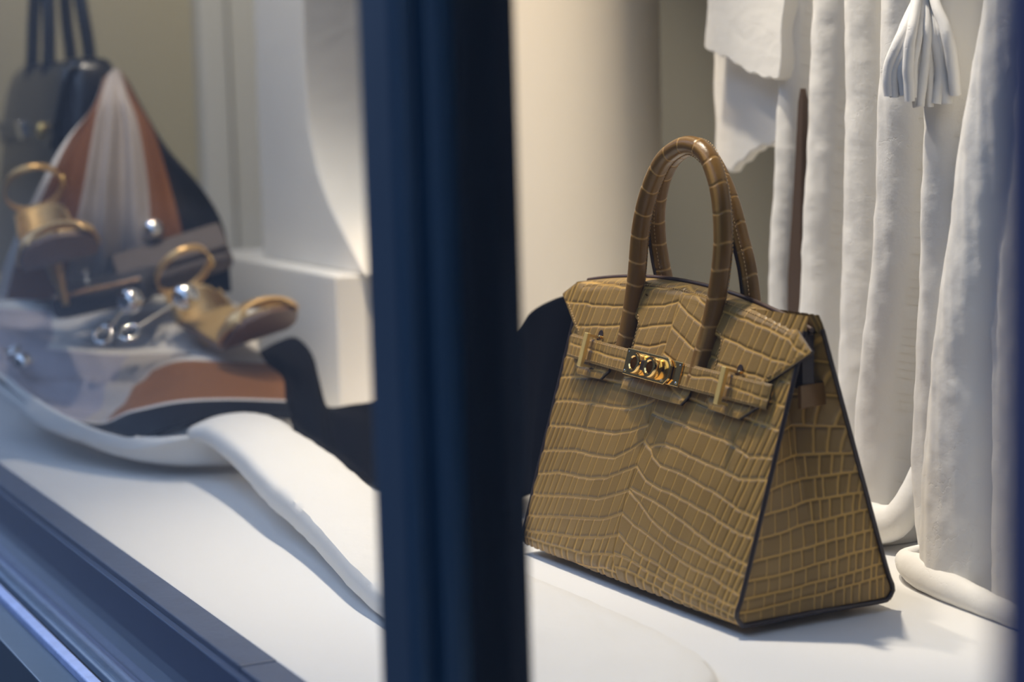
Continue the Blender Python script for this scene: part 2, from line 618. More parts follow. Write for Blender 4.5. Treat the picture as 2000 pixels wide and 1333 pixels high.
def scale_field(X, Z, lines, seed, col0=0.0145, colf=0.0085, flank=0.10, flank_end=0.19, lean=0.3, wr=0.0013, wc0=0.0009, wcf=0.0016, lowround=0.0):
    """belly scale pattern: rows between the given level lines, columns inside rows.
    returns height 0..1, groove 0..1, tone 0..1"""
    r = np.random.default_rng(seed)
    L = np.sort(np.stack([lin(l, X) for l in lines]), axis=0)
    wob = 0.0007*snoise(X, Z, seed+1, 2, 160)
    Zw = Z+wob
    k = np.sum(Zw[None] > L, axis=0)
    n = len(lines)
    top = np.where(k < n, np.take_along_axis(L, np.clip(k, 0, n-1)[None], 0)[0], Zw+0.02)
    bot = np.where(k > 0, np.take_along_axis(L, np.clip(k-1, 0, n-1)[None], 0)[0], Zw-0.02)
    gx = np.gradient(L, axis=1)/np.maximum(1e-9, np.gradient(X, axis=1))[None]
    dr = np.minimum(top-Zw, Zw-bot)
    mid = 0.5*(np.minimum(top, bot+0.03)+bot)
    # column coordinate
    xs = np.linspace(-0.25, 0.25, 2001)
    fl = np.clip((np.abs(xs)-flank)/(flank_end-flank), 0, 1)
    sp = col0*(1-fl)+colf*fl
    C = np.cumsum(1/sp)*(xs[1]-xs[0])
    off = r.uniform(0, 1, n+2)
    Xl = X-lean*(Zw-mid)+0.0006*snoise(X, Z, seed+2, 2, 200)
    c = np.interp(Xl, xs, C)+off[k]
    i0 = np.floor(c)
    jit = np.random.default_rng(seed+5).uniform(-0.2, 0.2, (n+2, 400))
    ii = i0.astype(int) % 399
    lo = i0+jit[k, ii]
    hi = i0+1+jit[k, ii+1]
    below = c < lo
    above = c > hi
    cid = i0-below+above
    dcol = np.minimum(np.abs(c-lo), np.abs(c-hi))
    F = np.clip((np.abs(X)-flank)/(flank_end-flank), 0, 1)
    F = np.maximum(F, lowround*np.clip((0.06-Z)/0.04, 0, 1))
    spx = col0*(1-F)+colf*F
    dc = dcol*spx
    wc = wc0*(1-F)+wcf*F
    hr = np.clip(dr/wr, 0, 4)
    hc = np.clip(dc/wc, 0, 3)
    # rounded combination, rounder at the flanks
    p = 6-3.6*F
    d = (np.maximum(hr, 1e-4)**-p+np.maximum(hc, 1e-4)**-p)**(-1/p)
    Hl = sstep(0.0, 1.9, hr)*(1-0.32*(1-sstep(0.0, 1.5, hc)))
    H = (1-F)*Hl+F*sstep(0.0, 1.9, d)
    G = 1-sstep(0.35, 0.95, d)
    Gc = 1-sstep(0.35, 0.85, hr)
    G = np.maximum(Gc, G*(0.75+0.25*F))
    tr = np.random.default_rng(seed+9).uniform(0, 1, (n+2, 400))
    T = tr[k, cid.astype(int) % 399]
    # burnished rim: scales are darker next to the grooves
    T = 0.3+0.4*T-0.5*(1-sstep(0.9, 2.6, hr*0.8))-0.25*F*(1-sstep(0.9, 2.4, d))
    return H, G, T


LL = [[(-0.2, 0.236), (-0.1, 0.238), (0, 0.245)], [(-0.2, 0.214), (-0.1, 0.218), (0, 0.225)], [(-0.2, 0.192), (-0.1, 0.198), (0, 0.205)],
      [(-.207, .1693), (-.168, .1755), (-.121, .1787), (-.075, .1801), (-.045, .1817), (-.007, .1859)],
      [(-.197, .1479), (-.157, .1527), (-.111, .1567), (-.072, .1574), (-.039, .16), (-.009, .1684), (-.003, .1713)],
      [(-.216, .122), (-.182, .126), (-.146, .1301), (-.1, .1325), (-.055, .1354), (-.03, .1407), (-.002, .1505)],
      [(-.189, .1002), (-.154, .1061), (-.122, .1106), (-.086, .1111), (-.046, .1151), (-.02, .1256), (-.002, .1364)],
      [(-.179, .0802), (-.144, .0861), (-.108, .0891), (-.08, .091), (-.051, .0951), (-.028, .1047), (-.005, .1132)],
      [(-.173, .0598), (-.134, .066), (-.099, .0701), (-.056, .0756), (-.031, .0832), (-.01, .091)],
      [(-.168, .0403), (-.125, .0475), (-.074, .0544), (-.042, .0602), (-.012, .0697)],
      [(-.172, .0257), (-.129, .0306), (-.083, .0359), (-.04, .0426), (-.013, .05)],
      [(-.131, .0193), (-.095, .0219), (-.06, .0242), (-.028, .0301), (-.015, .0317)],
      [(-.131, .007), (-.055, .0125), (-.029, .0168), (-.006, .0169)]]
RL = [[(0, 0.246), (0.1, 0.235), (0.19, 0.23)], [(0, 0.224), (0.1, 0.214), (0.19, 0.208)], [(0, 0.205), (0.1, 0.195), (0.19, 0.188)],
      [(0, .183), (.05, .179), (.1, .175), (.19, .169)],
      [(.002, .1612), (.024, .1589), (.046, .1583), (.078, .155), (.115, .1525), (.14, .1471), (.152, .1441), (.176, .146)],
      [(-.002, .1364), (.008, .1320), (.019, .1350), (.033, .1373), (.056, .1354), (.082, .1324), (.107, .1295), (.128, .1278), (.146, .1242), (.173, .1279)],
      [(.012, .1300), (.018, .1242), (.031, .1194), (.048, .1184), (.064, .1174), (.096, .1125), (.127, .1077), (.153, .1007), (.174, .0978)],
      [(-.005, .1132), (.016, .1035), (.037, .1), (.062, .099), (.088, .0949), (.12, .0904), (.145, .0851), (.172, .0818)],
      [(-.004, .0925), (.020, .0900), (.035, .0888), (.06, .0836), (.086, .0782), (.113, .0715), (.139, .0664), (.169, .061)],
      [(-.01, .091), (.011, .0841), (.032, .074), (.05, .0687), (.075, .063), (.103, .06), (.132, .0555), (.176, .0513)],
      [(-.012, .0697), (.011, .0636), (.039, .0584), (.06, .0538), (.088, .0473), (.113, .044), (.143, .0418), (.18, .0349)],
      [(-.014, .0524), (.006, .0457), (.027, .0411), (.054, .0378), (.084, .0336), (.116, .03), (.179, .0252)],
      [(-.012, .0338), (.011, .0331), (.039, .0298), (.072, .0263), (.104, .0228), (.135, .0209), (.179, .0175)],
      [(-.009, .0217), (.009, .0233), (.036, .021), (.063, .0179), (.093, .014), (.124, .0122)]]
SEAM = [(0.017, -0.006), (0.032, -0.014), (0.05, -0.013), (0.0697, -0.012), (0.091, -0.010), (0.1132, -0.005), (0.1364, -0.002), (0.1713, -0.002), (0.26, 0.0)]


def two_sided(X, Z, seed, LLn, RLn, seam, **kw):
    a = scale_field(X, Z, LLn, seed, **kw)
    b = scale_field(X, Z, RLn, seed+50, **kw)
    sx = np.interp(Z, [q[0] for q in seam], [q[1] for q in seam])
    w = X > sx
    out = [np.where(w, q2, q1) for q1, q2 in zip(a, b)]
    ds = np.abs(X-sx)
    sg = (1-sstep(0.0002, 0.0011, ds))
    out[0] = out[0]*(1-0.8*sg)
    out[1] = np.maximum(out[1], 0.6*sg)
    return out


def norm_off(P, H, amt):
    """push grid points along their normals by H*amt"""
    du = np.gradient(P, axis=0)
    dv = np.gradient(P, axis=1)
    N = np.cross(du, dv)
    N /= np.maximum(1e-12, np.linalg.norm(N, axis=2))[:, :, None]
    return P+N*(H*amt)[:, :, None]


# front panel (columns along x, rows along z)
nu, nv = 560, 380
xs = np.linspace(-HL, HL, nu)
zs = np.linspace(0.010, 0.262, nv)
X, Z = np.meshgrid(xs, zs, indexing='ij')
H, G, T = [q.T for q in two_sided(X.T, Z.T, 11, LL, RL, SEAM, colf=0.0078, flank=0.095, lowround=0.7)]
P = np.stack([X, ymid(Z, X), Z], 2)
P = norm_off(P, H, 0.0013)
fpn = grid_obj('front_panel', P, M_CROC, bag, attrs={'groove': G.ravel(), 'tone': T.ravel()}, flip=False)
bp = fpn.copy()
COL.objects.link(bp)
bp.name = 'back_panel'
bp.parent = bag
bp.location = (0, 0.165, 0)
bp.rotation_euler = (0, 0, math.pi)
box('base_panel', (-HL+0.004, 0.006, 0.009), (HL-0.004, 0.159, 0.014), M_CROC, bag, 0.002)

# gussets with an inward fold
nz, ne = 300, 190
zz = np.linspace(0.012, 0.246, nz)
ee = np.linspace(0, 1, ne)
ZZ, EE = np.meshgrid(zz, ee, indexing='ij')
yf = ymid(ZZ, HL)
YY = yf+(0.165-2*yf)*EE
fold = (1-np.abs(2*EE-1))
infold = 0.045*sstep(0.03, 0.24, ZZ)*np.where(fold > 0, fold, 0)**0.8
XX = HL-0.003-infold
glines = [[(-0.0, z0), (0.05, z0+0.002*s), (0.10, z0+0.006*s), (0.165, z0+0.012*s)] for s, z0 in
          [(1, 0.02), (1, 0.031), (1.2, 0.045), (1.2, 0.061), (1.3, 0.079), (1, 0.098), (0.8, 0.118), (0.2, 0.14), (0, 0.165), (0, 0.192), (0, 0.222)]]
Hg, Gg, Tg = scale_field(YY, ZZ, glines, 77, col0=0.0160, colf=0.0085, flank=0.02, flank_end=0.13, lean=0.1, wr=0.0015, wc0=0.0010, wcf=0.0014)
P = np.stack([XX, YY, ZZ], 2)
P = norm_off(P, Hg, -0.0009)
g1 = grid_obj('gusset', P, M_CROC, bag, attrs={'groove': Gg.ravel(), 'tone': Tg.ravel()}, flip=True)
g2 = g1.copy()
COL.objects.link(g2)
g2.parent = bag
g2.location = (0, 0.165, 0)
g2.rotation_euler = (0, 0, math.pi)
# dark piping around the gusset edges
ed = [(HL-0.001, float(ymid(0.250, HL)), 0.250), (HL-0.001, float(ymid(0.14, HL)), 0.14), (HL-0.001, float(ymid(0.04, HL)), 0.04), (HL-0.001, 0.001, 0.020), (HL-0.001, 0.006, 0.0115), (HL-0.001, 0.014, 0.0095),
      (HL-0.001, 0.08, 0.0105), (HL-0.001, 0.148, 0.0095), (HL-0.001, 0.159, 0.0115), (HL-0.001, 0.164, 0.020), (HL-0.001, 0.165-float(ymid(0.04, HL)), 0.04), (HL-0.001, 0.165-float(ymid(0.14, HL)), 0.14), (HL-0.001, 0.165-float(ymid(0.25, HL)), 0.25)]
e1 = tube('edge_piping', crs(ed, 120), 0.0021, M_EDGE, bag, 8)
e2 = e1.copy()
COL.objects.link(e2)
e2.parent = bag
e2.location = (-2*HL+0.002, 0, 0)
# inner sides hold the top closed: dark lining wedge under the flap
prism('lining', [(-HL+0.01, 0.20), (HL-0.01, 0.20), (HL-0.01, 0.245), (0, 0.262), (-HL+0.01, 0.245)], (1, 0, 0), (0, 0, 1), (0, 1, 0), (0, 0.077, 0), 0.012, M_EDGE, bag)

# flap with two handle slots, three tabs and pointed wings
SH = 0.035


def ztop(x):
    return 0.2755-0.018*(np.abs(x)/0.185)**2


def shear(x, z):
    return z-SH*x*(z/0.2)


zlo_pts = [(-0.2050, 0.2435), (-0.163, 0.2145), (-0.1555, 0.2100), (-0.1535, 0.1900), (-0.136, 0.1775), (-0.092, 0.1790), (-0.083, 0.1880), (-0.0815, 0.2180), (-0.083, 0.2300), (-0.078, 0.2375), (-0.068, 0.2400), (-0.058, 0.2370), (-0.053, 0.2300), (-0.0555, 0.2180), (-0.0575, 0.1860), (-0.050, 0.1765)]
zl = zlo_pts+[(-a, b) for a, b in zlo_pts[::-1]]
zla = np.array(zl)
# columns denser round the slots: parametrise by outline arc length mixed with x
arc = np.r_[0, np.cumsum(np.abs(np.diff(zla[:, 0]))+0.25*np.abs(np.diff(zla[:, 1])))]
# strictly increasing x is needed for a column-wise flap
zx = zla[:, 0].copy()
for i in range(1, len(zx)):
    zx[i] = max(zx[i], zx[i-1]+0.0004)
t = np.linspace(0, arc[-1], 620)
fx = np.interp(t, arc, zx)
fz = np.interp(t, arc, zla[:, 1])
tipx = np.clip((np.abs(fx)-0.183)/(0.2050-0.183), 0, 1)
zh = ztop(np.minimum(np.abs(fx), 0.185))
zh = zh*(1-tipx)+(0.2445)*tipx
nvf = 150
vv = np.linspace(0, 1, nvf)
FX = np.repeat(fx[:, None], nvf, 1)
FZ = fz[:, None]+(zh-fz)[:, None]*vv[None]
FLn = [[(-0.2, .266), (-0.1, .2665), (-.02, .2705), (0, .2745)], [(-.207, .2456), (-.162, .2463), (-.127, .2469), (-.091, .2488), (-.061, .2511), (-.02, .2552), (-.001, .2605)],
       [(-.163, .2248), (-.134, .2266), (-.083, .2317), (-.052, .2324), (-.02, .2371), (-.002, .24)], [(-0.15, 0.2060), (-.061, .2171), (-.026, .2178), (-.006, .2223)],
       [(-.15, .190), (-.05, .188), (-.02, .192), (0, .1955)]]
FRn = [[(.060, .2675), (.104, .2648), (.137, .2608), (.169, .2576), (.191, .2571)], [(.005, .2732), (.024, .2669), (.043, .2608), (.074, .2570), (.109, .2525), (.142, .2481), (.173, .2426), (.183, .2366)],
       [(.002, .2589), (.019, .2513), (.046, .2435), (.078, .2364), (.118, .2303), (.156, .2245)], [(-.002, .24), (.016, .232), (.043, .2232), (.059, .2173), (.12, .211), (.16, .208)],
       [(0, .215), (.03, .206), (.06, .197), (.1, .190), (.16, .185)], [(0, .1955), (.02, .190), (.045, .182), (.06, .178)]]
FZs = shear(FX, FZ)
H, G, T = [q.T for q in two_sided(FX.T, FZs.T, 31, FLn, FRn, [(0.17, 0.0), (0.30, 0.0)], col0=0.0128, colf=0.0095, flank=0.11, lean=0.25)]
# fall-off of relief at the sewn edges
edge = np.minimum(vv, 1-vv)[None]*np.maximum(zh-fz, 0.001)[:, None]
FYs = ymid(FZ, FX)-0.0066
# the top of the flap rolls back over the opening
roll = np.clip((FZ-(zh[:, None]-0.012))/0.012, 0, 1)
FYs = FYs+0.010*roll**2.2*(1-sstep(0.160, 0.184, np.abs(fx)))[:, None]-0.0030*np.clip((0.1950-FZ)/0.020, 0, 1)
P = np.stack([FX, FYs, FZs], 2)
P = norm_off(P, H*sstep(0, 0.004, edge), 0.00085)
grid_obj('flap', P, [M_CROC, M_EDGE], bag, attrs={'groove': (G*sstep(0, 0.002, edge)).ravel(), 'tone': T.ravel()}, thick=0.0034, rim=1)
# top: strip from flap roll to the back and its dark edge
xt = np.linspace(-0.172, 0.172, 80)
tp = []
for x in xt:
    z = shear(x, ztop(x))
    y0 = float(ymid(ztop(x), x))+0.0040
    tp.append([(x, y0, z-0.0015), (x, y0+0.006, z-0.0005), (x, y0+0.0125, z-0.003), (x, y0+0.0155, z-0.02)])
grid_obj('top_strip', np.array(tp), M_CROCH, bag, thick=0.002, attrs={'groove': np.zeros(320), 'tone': np.full(320, 0.4)})
tube('top_piping', crs([(x, float(ymid(ztop(x), x))+0.0065, shear(x, ztop(x))+0.0005) for x in np.linspace(-0.183, 0.183, 30)], 100), 0.0024, M_EDGEB, bag, 8)

# handles
HA = [(-.074, .1950), (-.073, .2259), (-.069, .2745), (-.063, .3227), (-.051, .3564), (-.029, .3859), (-.003, .3992), (.019, .4021), (.041, .396), (.058, .3775), (.069, .3511), (.073, .3155), (.068, .2793), (.061, .2426), (.057, .2191), (.056, .190)]
HB = [(-.062, .235), (-.069, .2747), (-.075, .2961), (-.078, .3202), (-.075, .3445), (-.062, .3712), (-.04, .3906), (-.009, .3989), (.015, .3913), (.033, .3733), (.048, .3487), (.06, .3175), (.068, .2952), (.072, .2706), (.072, .235)]


def stitch_arrays(path, nrm, spacing=0.0036, ln=0.0023, r=0.00045):
    path = np.asarray(path, float)
    s = np.r_[0, np.cumsum(np.linalg.norm(np.diff(path, axis=0), axis=1))]
    out = []
    for d in np.arange(spacing/2, s[-1]-ln, spacing):
        a = np.array([np.interp(d, s, path[:, k]) for k in range(3)])
        b = np.array([np.interp(d+ln, s, path[:, k]) for k in range(3)])
        tt = (b-a)/np.linalg.norm(b-a)
        n = np.asarray(nrm, float)
        w = np.cross(tt, n)
        w /= np.linalg.norm(w)
        up = np.cross(w, tt)
        V = np.array([a-w*r, a+w*r, b+w*r, b-w*r, (a*0.75+b*0.25)-w*r*.5+up*r*1.4, (a*0.75+b*0.25)+w*r*.5+up*r*1.4, (a*0.25+b*0.75)+w*r*.5+up*r*1.4, (a*0.25+b*0.75)-w*r*.5+up*r*1.4])
        out.append((V, [(4, 5, 6, 7), (0, 1, 5, 4), (1, 2, 6, 5), (2, 3, 7, 6), (3, 0, 4, 7)]))
    return out


HST = []
for sgn, pts in ((1, HA), (-1, HB)):
    y = []
    for x, z in pts:
        if sgn > 0:
            y.append(float(np.interp(z, [0.19, 0.225, 0.26, 0.40], [0.048, 0.0595, 0.0665, 0.074])))
        else:
            y.append(0.165-float(np.interp(z, [0.19, 0.225, 0.26, 0.40], [0.048, 0.0595, 0.0655, 0.071])))
    path = crs([(p[0], yy_, p[1]) for p, yy_ in zip(pts, y)], 700)
    Pp, Tt, Nn, Bb = frames(path)
    s = np.r_[0, np.cumsum(np.linalg.norm(np.diff(path, axis=0), axis=1))]
    n = 28
    th = np.linspace(0, 2*np.pi, n, endpoint=False)
    # ring grooves
    rr = np.random.default_rng(3+sgn)
    rings = np.cumsum(rr.uniform(0.021, 0.026, 40))+0.004
    dring = np.min(np.abs(s[:, None, None]+0.0012*np.sin(th*2+1)[None, :, None]-rings[None, None]), axis=2)
    gr = 1-sstep(0.0005, 0.0013, dring)
    kk = np.searchsorted(rings, s)
    tn = rr.uniform(0, 1, 60)[kk][:, None]*np.ones((1, n))
    # lengthwise line on the side facing the window
    yv = np.array([0, 1.0, 0])
    V = np.zeros((len(path), n, 3))
    gl = np.zeros((len(path), n))
    for i in range(len(path)):
        yo = yv-Tt[i]*(yv@Tt[i])
        yo /= np.linalg.norm(yo)
        xo = np.cross(Tt[i], yo)
        r = 0.0084*(1-0.05*gr[i])
        V[i] = path[i]+r[:, None]*(np.cos(th)[:, None]*xo*0.95+np.sin(th)[:, None]*yo*1.04)
    lineang = (np.pi*1.5+0.55) if sgn > 0 else (np.pi*1.5+0.5)
    da = np.abs((th-lineang+np.pi) % (2*np.pi)-np.pi)
    gl = (1-sstep(0.08, 0.24, da))[None]*(rr.uniform(0, 1, 60)[kk] > 0.35)[:, None]*0.8
    gg = np.maximum(gr, gl)
    f = grid_faces(len(path), n, False, True)
    f.append(tuple(range(n))[::-1])
    f.append(tuple(range((len(path)-1)*n, len(path)*n)))
    hd = mesh('handle', V.reshape(-1, 3), f, M_CROCH, bag, True, {'groove': gg.ravel(), 'tone': tn.ravel()})
    off = np.zeros_like(path)
    off[:, 1] = sgn*0.0088
    tube('handle_piping', (path+off)[60:640:3], 0.0019, M_EDGE, hd, 6)
    o2 = np.array([np.cross(Tt[i], [0, 1.0, 0]) for i in range(len(path))])
    for side in (-1, 1):
        pth = path+np.array([0, sgn*0.0062, 0])+o2*0.0063*side
        HST += stitch_arrays(pth[40:660:4], (side, sgn*0.5, 0.2))
V, f = join_arrays(HST)
tag(mesh('handle_stitching', V, f, M_STITCH, bag, False), kind='stuff')

# belt strap across the flap
EN = np.array([0, -1, 0.31])
EN /= np.linalg.norm(EN)
EZ = np.array([0, 0.31, 1.0])
EZ /= np.linalg.norm(EZ)


def on_front(x, z, off):
    """point over the flap: x, height z, off metres outwards"""
    zz_ = shear(x, z)
    return np.array([x, float(ymid(z, x)), zz_])+EN*(off+0.0018)


ST = []
for (xa, xb) in ((-0.163, -0.036), (0.020, 0.167)):
    n1, n2 = int((xb-xa)/0.0006), 40
    U, Vv = np.meshgrid(np.linspace(xa, xb, n1), np.linspace(-1, 1, n2), indexing='ij')
    hz = 0.0105
    ZZs = 0.1985+Vv*hz
    mids = [[(-0.2, .2005), (-0.12, .1995), (-0.08, .1985), (0, .199)], [(0, .2), (0.05, .199), (0.09, .2025), (0.12, .1985), (0.2, .195)]]
    H, G, T = [q.T for q in scale_field(U.T, ZZs.T, [mids[0] if xa < 0 else mids[1]], 91+n1, col0=0.0072 if xa < 0 else 0.0098, colf=0.0075, flank=0.09, lean=0.05, wr=0.0013, wc0=0.0007, wcf=0.0010)]
    base = np.stack([U, ymid(ZZs, U), shear(U, ZZs)], 2)+EN*0.0116
    # the free ends bend back round the bag
    bend = np.clip((np.abs(U)-0.150)/0.02, 0, 1)**2*0.006
    base = base-EN*bend[:, :, None]
    ed_ = (1-np.abs(Vv))*hz
    P = norm_off(base, H*sstep(0, 0.0025, ed_), 0.0007)
    grid_obj('strap', P, [M_CROC, M_EDGE], bag, attrs={'groove': (G*sstep(0.0005, 0.0015, ed_)).ravel(), 'tone': T.ravel()}, thick=0.003, rim=1)
    for zo in (0.0082, -0.0082):
        ST += stitch_arrays([on_front(x, 0.1985+zo, 0.0102) for x in np.linspace(xa+0.003, xb-0.012, 60)], EN)
# flap edge stitching
fe = np.stack([fx, fz], 1)
for a, b in ((20, 600),):
    seg = [on_front(float(x), float(z)+0.0026, 0.0054) for x, z in fe[a:b:2]]
    ST += stitch_arrays(seg, EN)
ST += stitch_arrays([on_front(x, float(ztop(x))-0.0065, 0.0035) for x in np.linspace(-0.18, 0.18, 80)], EN)
V, f = join_arrays(ST)
tag(mesh('stitching', V, f, M_STITCH, bag, False), kind='stuff')

# strap coming from the back round the gusset
for sx in (1, -1):
    bx = box('side_strap', (-0.002, -0.018, -0.010), (0.002, 0.018, 0.010), M_CROCH, bag, 0.001)
    bx.location = (sx*(HL-0.012), 0.089, 0.2-sx*0.006)
    bx.rotation_euler = (0, 0, 0.25*sx)

# turn lock
lk = thing('lock', (0, 0, 0))
lk.parent = bag


def lock_prism(name, pts, off, th, m, bev=0.0006):
    o = on_front(0, 0.1985, off)
    return prism(name, pts, (1, 0, -SH), EZ, EN, o, th, m, lk, bev)


lock_prism('back_plate', [(0.005, -0.0112), (0.046, -0.0112), (0.046, 0.0112), (0.005, 0.0112)], 0.0100, 0.0022, M_GOLD)
lock_prism('front_plate', [(-0.042, -0.0122), (0.027, -0.0122), (0.0335, -0.006), (0.0335, 0.006), (0.027, 0.0122), (-0.042, 0.0122)], 0.0128, 0.0026, M_GOLD)
for u in (-0.016, 0.011):
    c = on_front(u, 0.1985, 0.0150)
    lathe('ring', [(0.0095, 0), (0.0100, 0.002), (0.0100, 0.007), (0.0090, 0.0085), (0.0066, 0.0085), (0.0055, 0.0075), (0.0052, 0.0)], M_GOLD, lk, 32, c, EN)
    lathe('ring_well', [(0.0001, 0.0), (0.0053, 0.0), (0.0053, 0.0006), (0.0001, 0.0006)], M_EDGE, lk, 20, c, EN)
c = on_front(-0.0025, 0.1985, 0.0175)
bb = box('turn_bar', (-0.0052, -0.0034, -0.0048), (0.0052, 0.0034, 0.0048), M_EDGE, lk, 0.0008)
bb.location = c
bb.rotation_euler = (math.atan(-0.31), 0, 0)
for u, v in ((-0.0385, 0.0088), (-0.0385, -0.0088), (0.024, -0.0088), (0.0425, 0.008), (0.0425, -0.008)):
    lathe('screw', [(0.0001, 0.0), (0.0011, 0), (0.0011, 0.0005), (0.0001, 0.0009)], M_SILVER, lk, 10, on_front(u, 0.1985+v*0.95, 0.0154 if u < 0.03 else 0.0122), EN)

# gold buckle bars over the strap, with their pin holes
for x in (-0.117, 0.115):
    bk = thing('buckle', (0, 0, 0))
    bk.parent = bag
    o = on_front(x, 0.1985, 0.0150)
    prism('bar', [(-0.0032, -0.0170), (0.0032, -0.0170), (0.0032, 0.0160), (-0.0032, 0.0160)], (1, 0, -SH), EZ, EN, o, 0.0042, M_GOLDP, bk, 0.0007)
    for zz_ in (0.0142, -0.0150):
        prism('post', [(-0.0018, -0.0012), (0.0018, -0.0012), (0.0018, 0.0012), (-0.0018, 0.0012)], (1, 0, 0), EZ, -EN, o+EZ*zz_, 0.0120, M_GOLDP, bk)
    for zz_ in (0.0165, -0.0165):
        lathe('pin_hole', [(0.0001, 0.0), (0.0042, 0.0), (0.0042, 0.0006), (0.0001, 0.0006)], M_EDGE, bk, 16, on_front(x+0.004, 0.1985+zz_, 0.0054), EN)
    lathe('pin', [(0.0001, 0), (0.0014, 0), (0.0014, 0.004), (0.0001, 0.0045)], M_GOLD, bk, 10, on_front(x+0.0095, 0.1985+0.0140, 0.0062), EN)
for x in (-HL+0.03, HL-0.03):
    for y in (0.03, 0.135):
        lathe('foot', [(0.0001, 0.0005), (0.006, 0.0005), (0.0075, 0.003), (0.0075, 0.006), (0.005, 0.0095), (0.0001, 0.0095)], M_GOLD, bag, 16, (x, y, 0))

# ------------------------------------------------------------------ plaster curtain on the right
folds = []   # (silhouette px at several py, y of the fold axis, radius)
FOLDS = [([(-60, 1534), (0, 1530), (250, 1515), (500, 1501), (560, 1497), (1100, 1480)], 1.250, 0.024),
         ([(-60, 1592), (0, 1589), (250, 1573), (500, 1559), (700, 1553), (1100, 1540)], 1.245, 0.033),
         ([(-60, 1646), (0, 1645), (250, 1645), (500, 1643), (700, 1638), (1100, 1620)], 1.225, 0.034),
         ([(-60, 1722), (0, 1717), (250, 1710), (500, 1699), (650, 1684), (800, 1668), (1000, 1660), (1100, 1660)], 1.190, 0.038),
         ([(-60, 1800), (0, 1800), (250, 1802), (500, 1793), (700, 1786), (900, 1776), (1000, 1782), (1100, 1792)], 1.160, 0.028),
         ([(-60, 1932), (0, 1926), (250, 1885), (500, 1850), (700, 1822), (900, 1806), (1040, 1800), (1130, 1800)], 1.150, 0.062)]
nxx, nzz = 560, 150
cxs = np.linspace(-1.96, -1.02, nxx)
czs = np.linspace(0.001, 1.20, nzz)
CX, CZ = np.meshgrid(cxs, czs, indexing='ij')
CY = np.full(CX.shape, 1.325)-0.10*sstep(-1.75, -1.2, CX)
sl = np.interp(CZ, [0.0, 0.25, 0.45], [1.0, 1.0, 0.0])
sq = [aty(1551, 500, 1.25)[0], aty(1566, 170, 1.25)[0]]
CY = CY+0.16*sl*np.exp(-((CX-(sq[0]-0.01))/0.035)**2)
for k, (sil, yc, r) in enumerate(FOLDS):
    tab = []
    for py, px in sil:
        q = aty(px, py, yc-0.90*r)+r*RT
        tab.append((q[2], q[0]))
    tab.sort()
    tz = [q[0] for q in tab]
    tx = [q[1] for q in tab]
    xc = np.interp(CZ, tz, tx)+0.0012*snoise(CZ, CZ*0, 40+k, 2, 14)
    rr_ = r*(1+0.05*snoise(CZ, CZ*0+k, 60+k, 2, 9))
    wx = rr_*(0.76 if k < 5 else 0.95)
    d = np.clip(1-((CX-xc)/wx)**2, 0, None)
    yk = np.where(d > 0, yc-rr_*np.sqrt(d), 9.0)
    CY = np.minimum(CY, yk)
# the last broad fold runs on behind the frame
right = np.interp(CX, [-1.42, -1.33, -1.2, -1.0], [9, 1.100, 1.075, 1.06])
CY = np.minimum(CY, np.where(CX > -1.40, right, 9))
# soften the valleys a little and add the hand-worked surface
for _ in range(1):
    CY[1:-1] = 0.25*CY[:-2]+0.5*CY[1:-1]+0.25*CY[2:]
CY = CY+0.0014*snoise(CX*1.0, CZ*0.7, 5, 3, 60)+0.0009*snoise(CX, CZ, 6, 2, 190)+0.0022*snoise(CX*1.0, CZ*0.06, 12, 2, 150)
curt = thing('plaster_curtain', (-1.5, 1.2, 0), 0, 'white plaster curtain sculpted in tall vertical folds behind the handbag', 'curtain')
P = np.stack([CX, CY, CZ], 2)-np.array([-1.5, 1.2, 0])
grid_obj('folds', P, M_PLASTER, curt, thick=0.012, toff=1, flip=True)


def local_tube(name, pts, r, parent, origin, m, n=14, k=60, ry=1.0):
    path = crs([np.array(p)-np.array(origin) for p in pts], k)
    r = np.interp(np.linspace(0, 1, k), np.linspace(0, 1, len(r)), r) if np.ndim(r) else np.full(k, r)
    path = path+0.0008*np.stack([snoise(path[:, 0]*1, path[:, 1], 3, 2, 150), snoise(path[:, 1], path[:, 2], 4, 2, 150), snoise(path[:, 2], path[:, 0], 8, 2, 150)], 1)
    return tube(name, path, r, m, parent, n, ry=ry)


OC = (-1.5, 1.2, 0)
local_tube('hem_roll', [(-1.470, 1.145, 0.024), (-1.470, 1.116, 0.0155), (-1.43, 1.098, 0.014), (-1.38, 1.090, 0.011), (-1.30, 1.082, 0.009), (-1.15, 1.064, 0.008)], [0.003, 0.0145, 0.0135, 0.0105, 0.0085, 0.0075], curt, OC, M_PLASTER)
local_tube('hem_curl', [(-1.720, 1.235, 0.075), (-1.670, 1.200, 0.058), (-1.620, 1.168, 0.034), (-1.575, 1.156, 0.024), (-1.540, 1.160, 0.034), (-1.528, 1.172, 0.070), (-1.526, 1.180, 0.11)], [0.004, 0.016, 0.022, 0.023, 0.019, 0.012, 0.003], curt, OC, M_PLASTER)

# hanging plaster cloths, left of the curtain


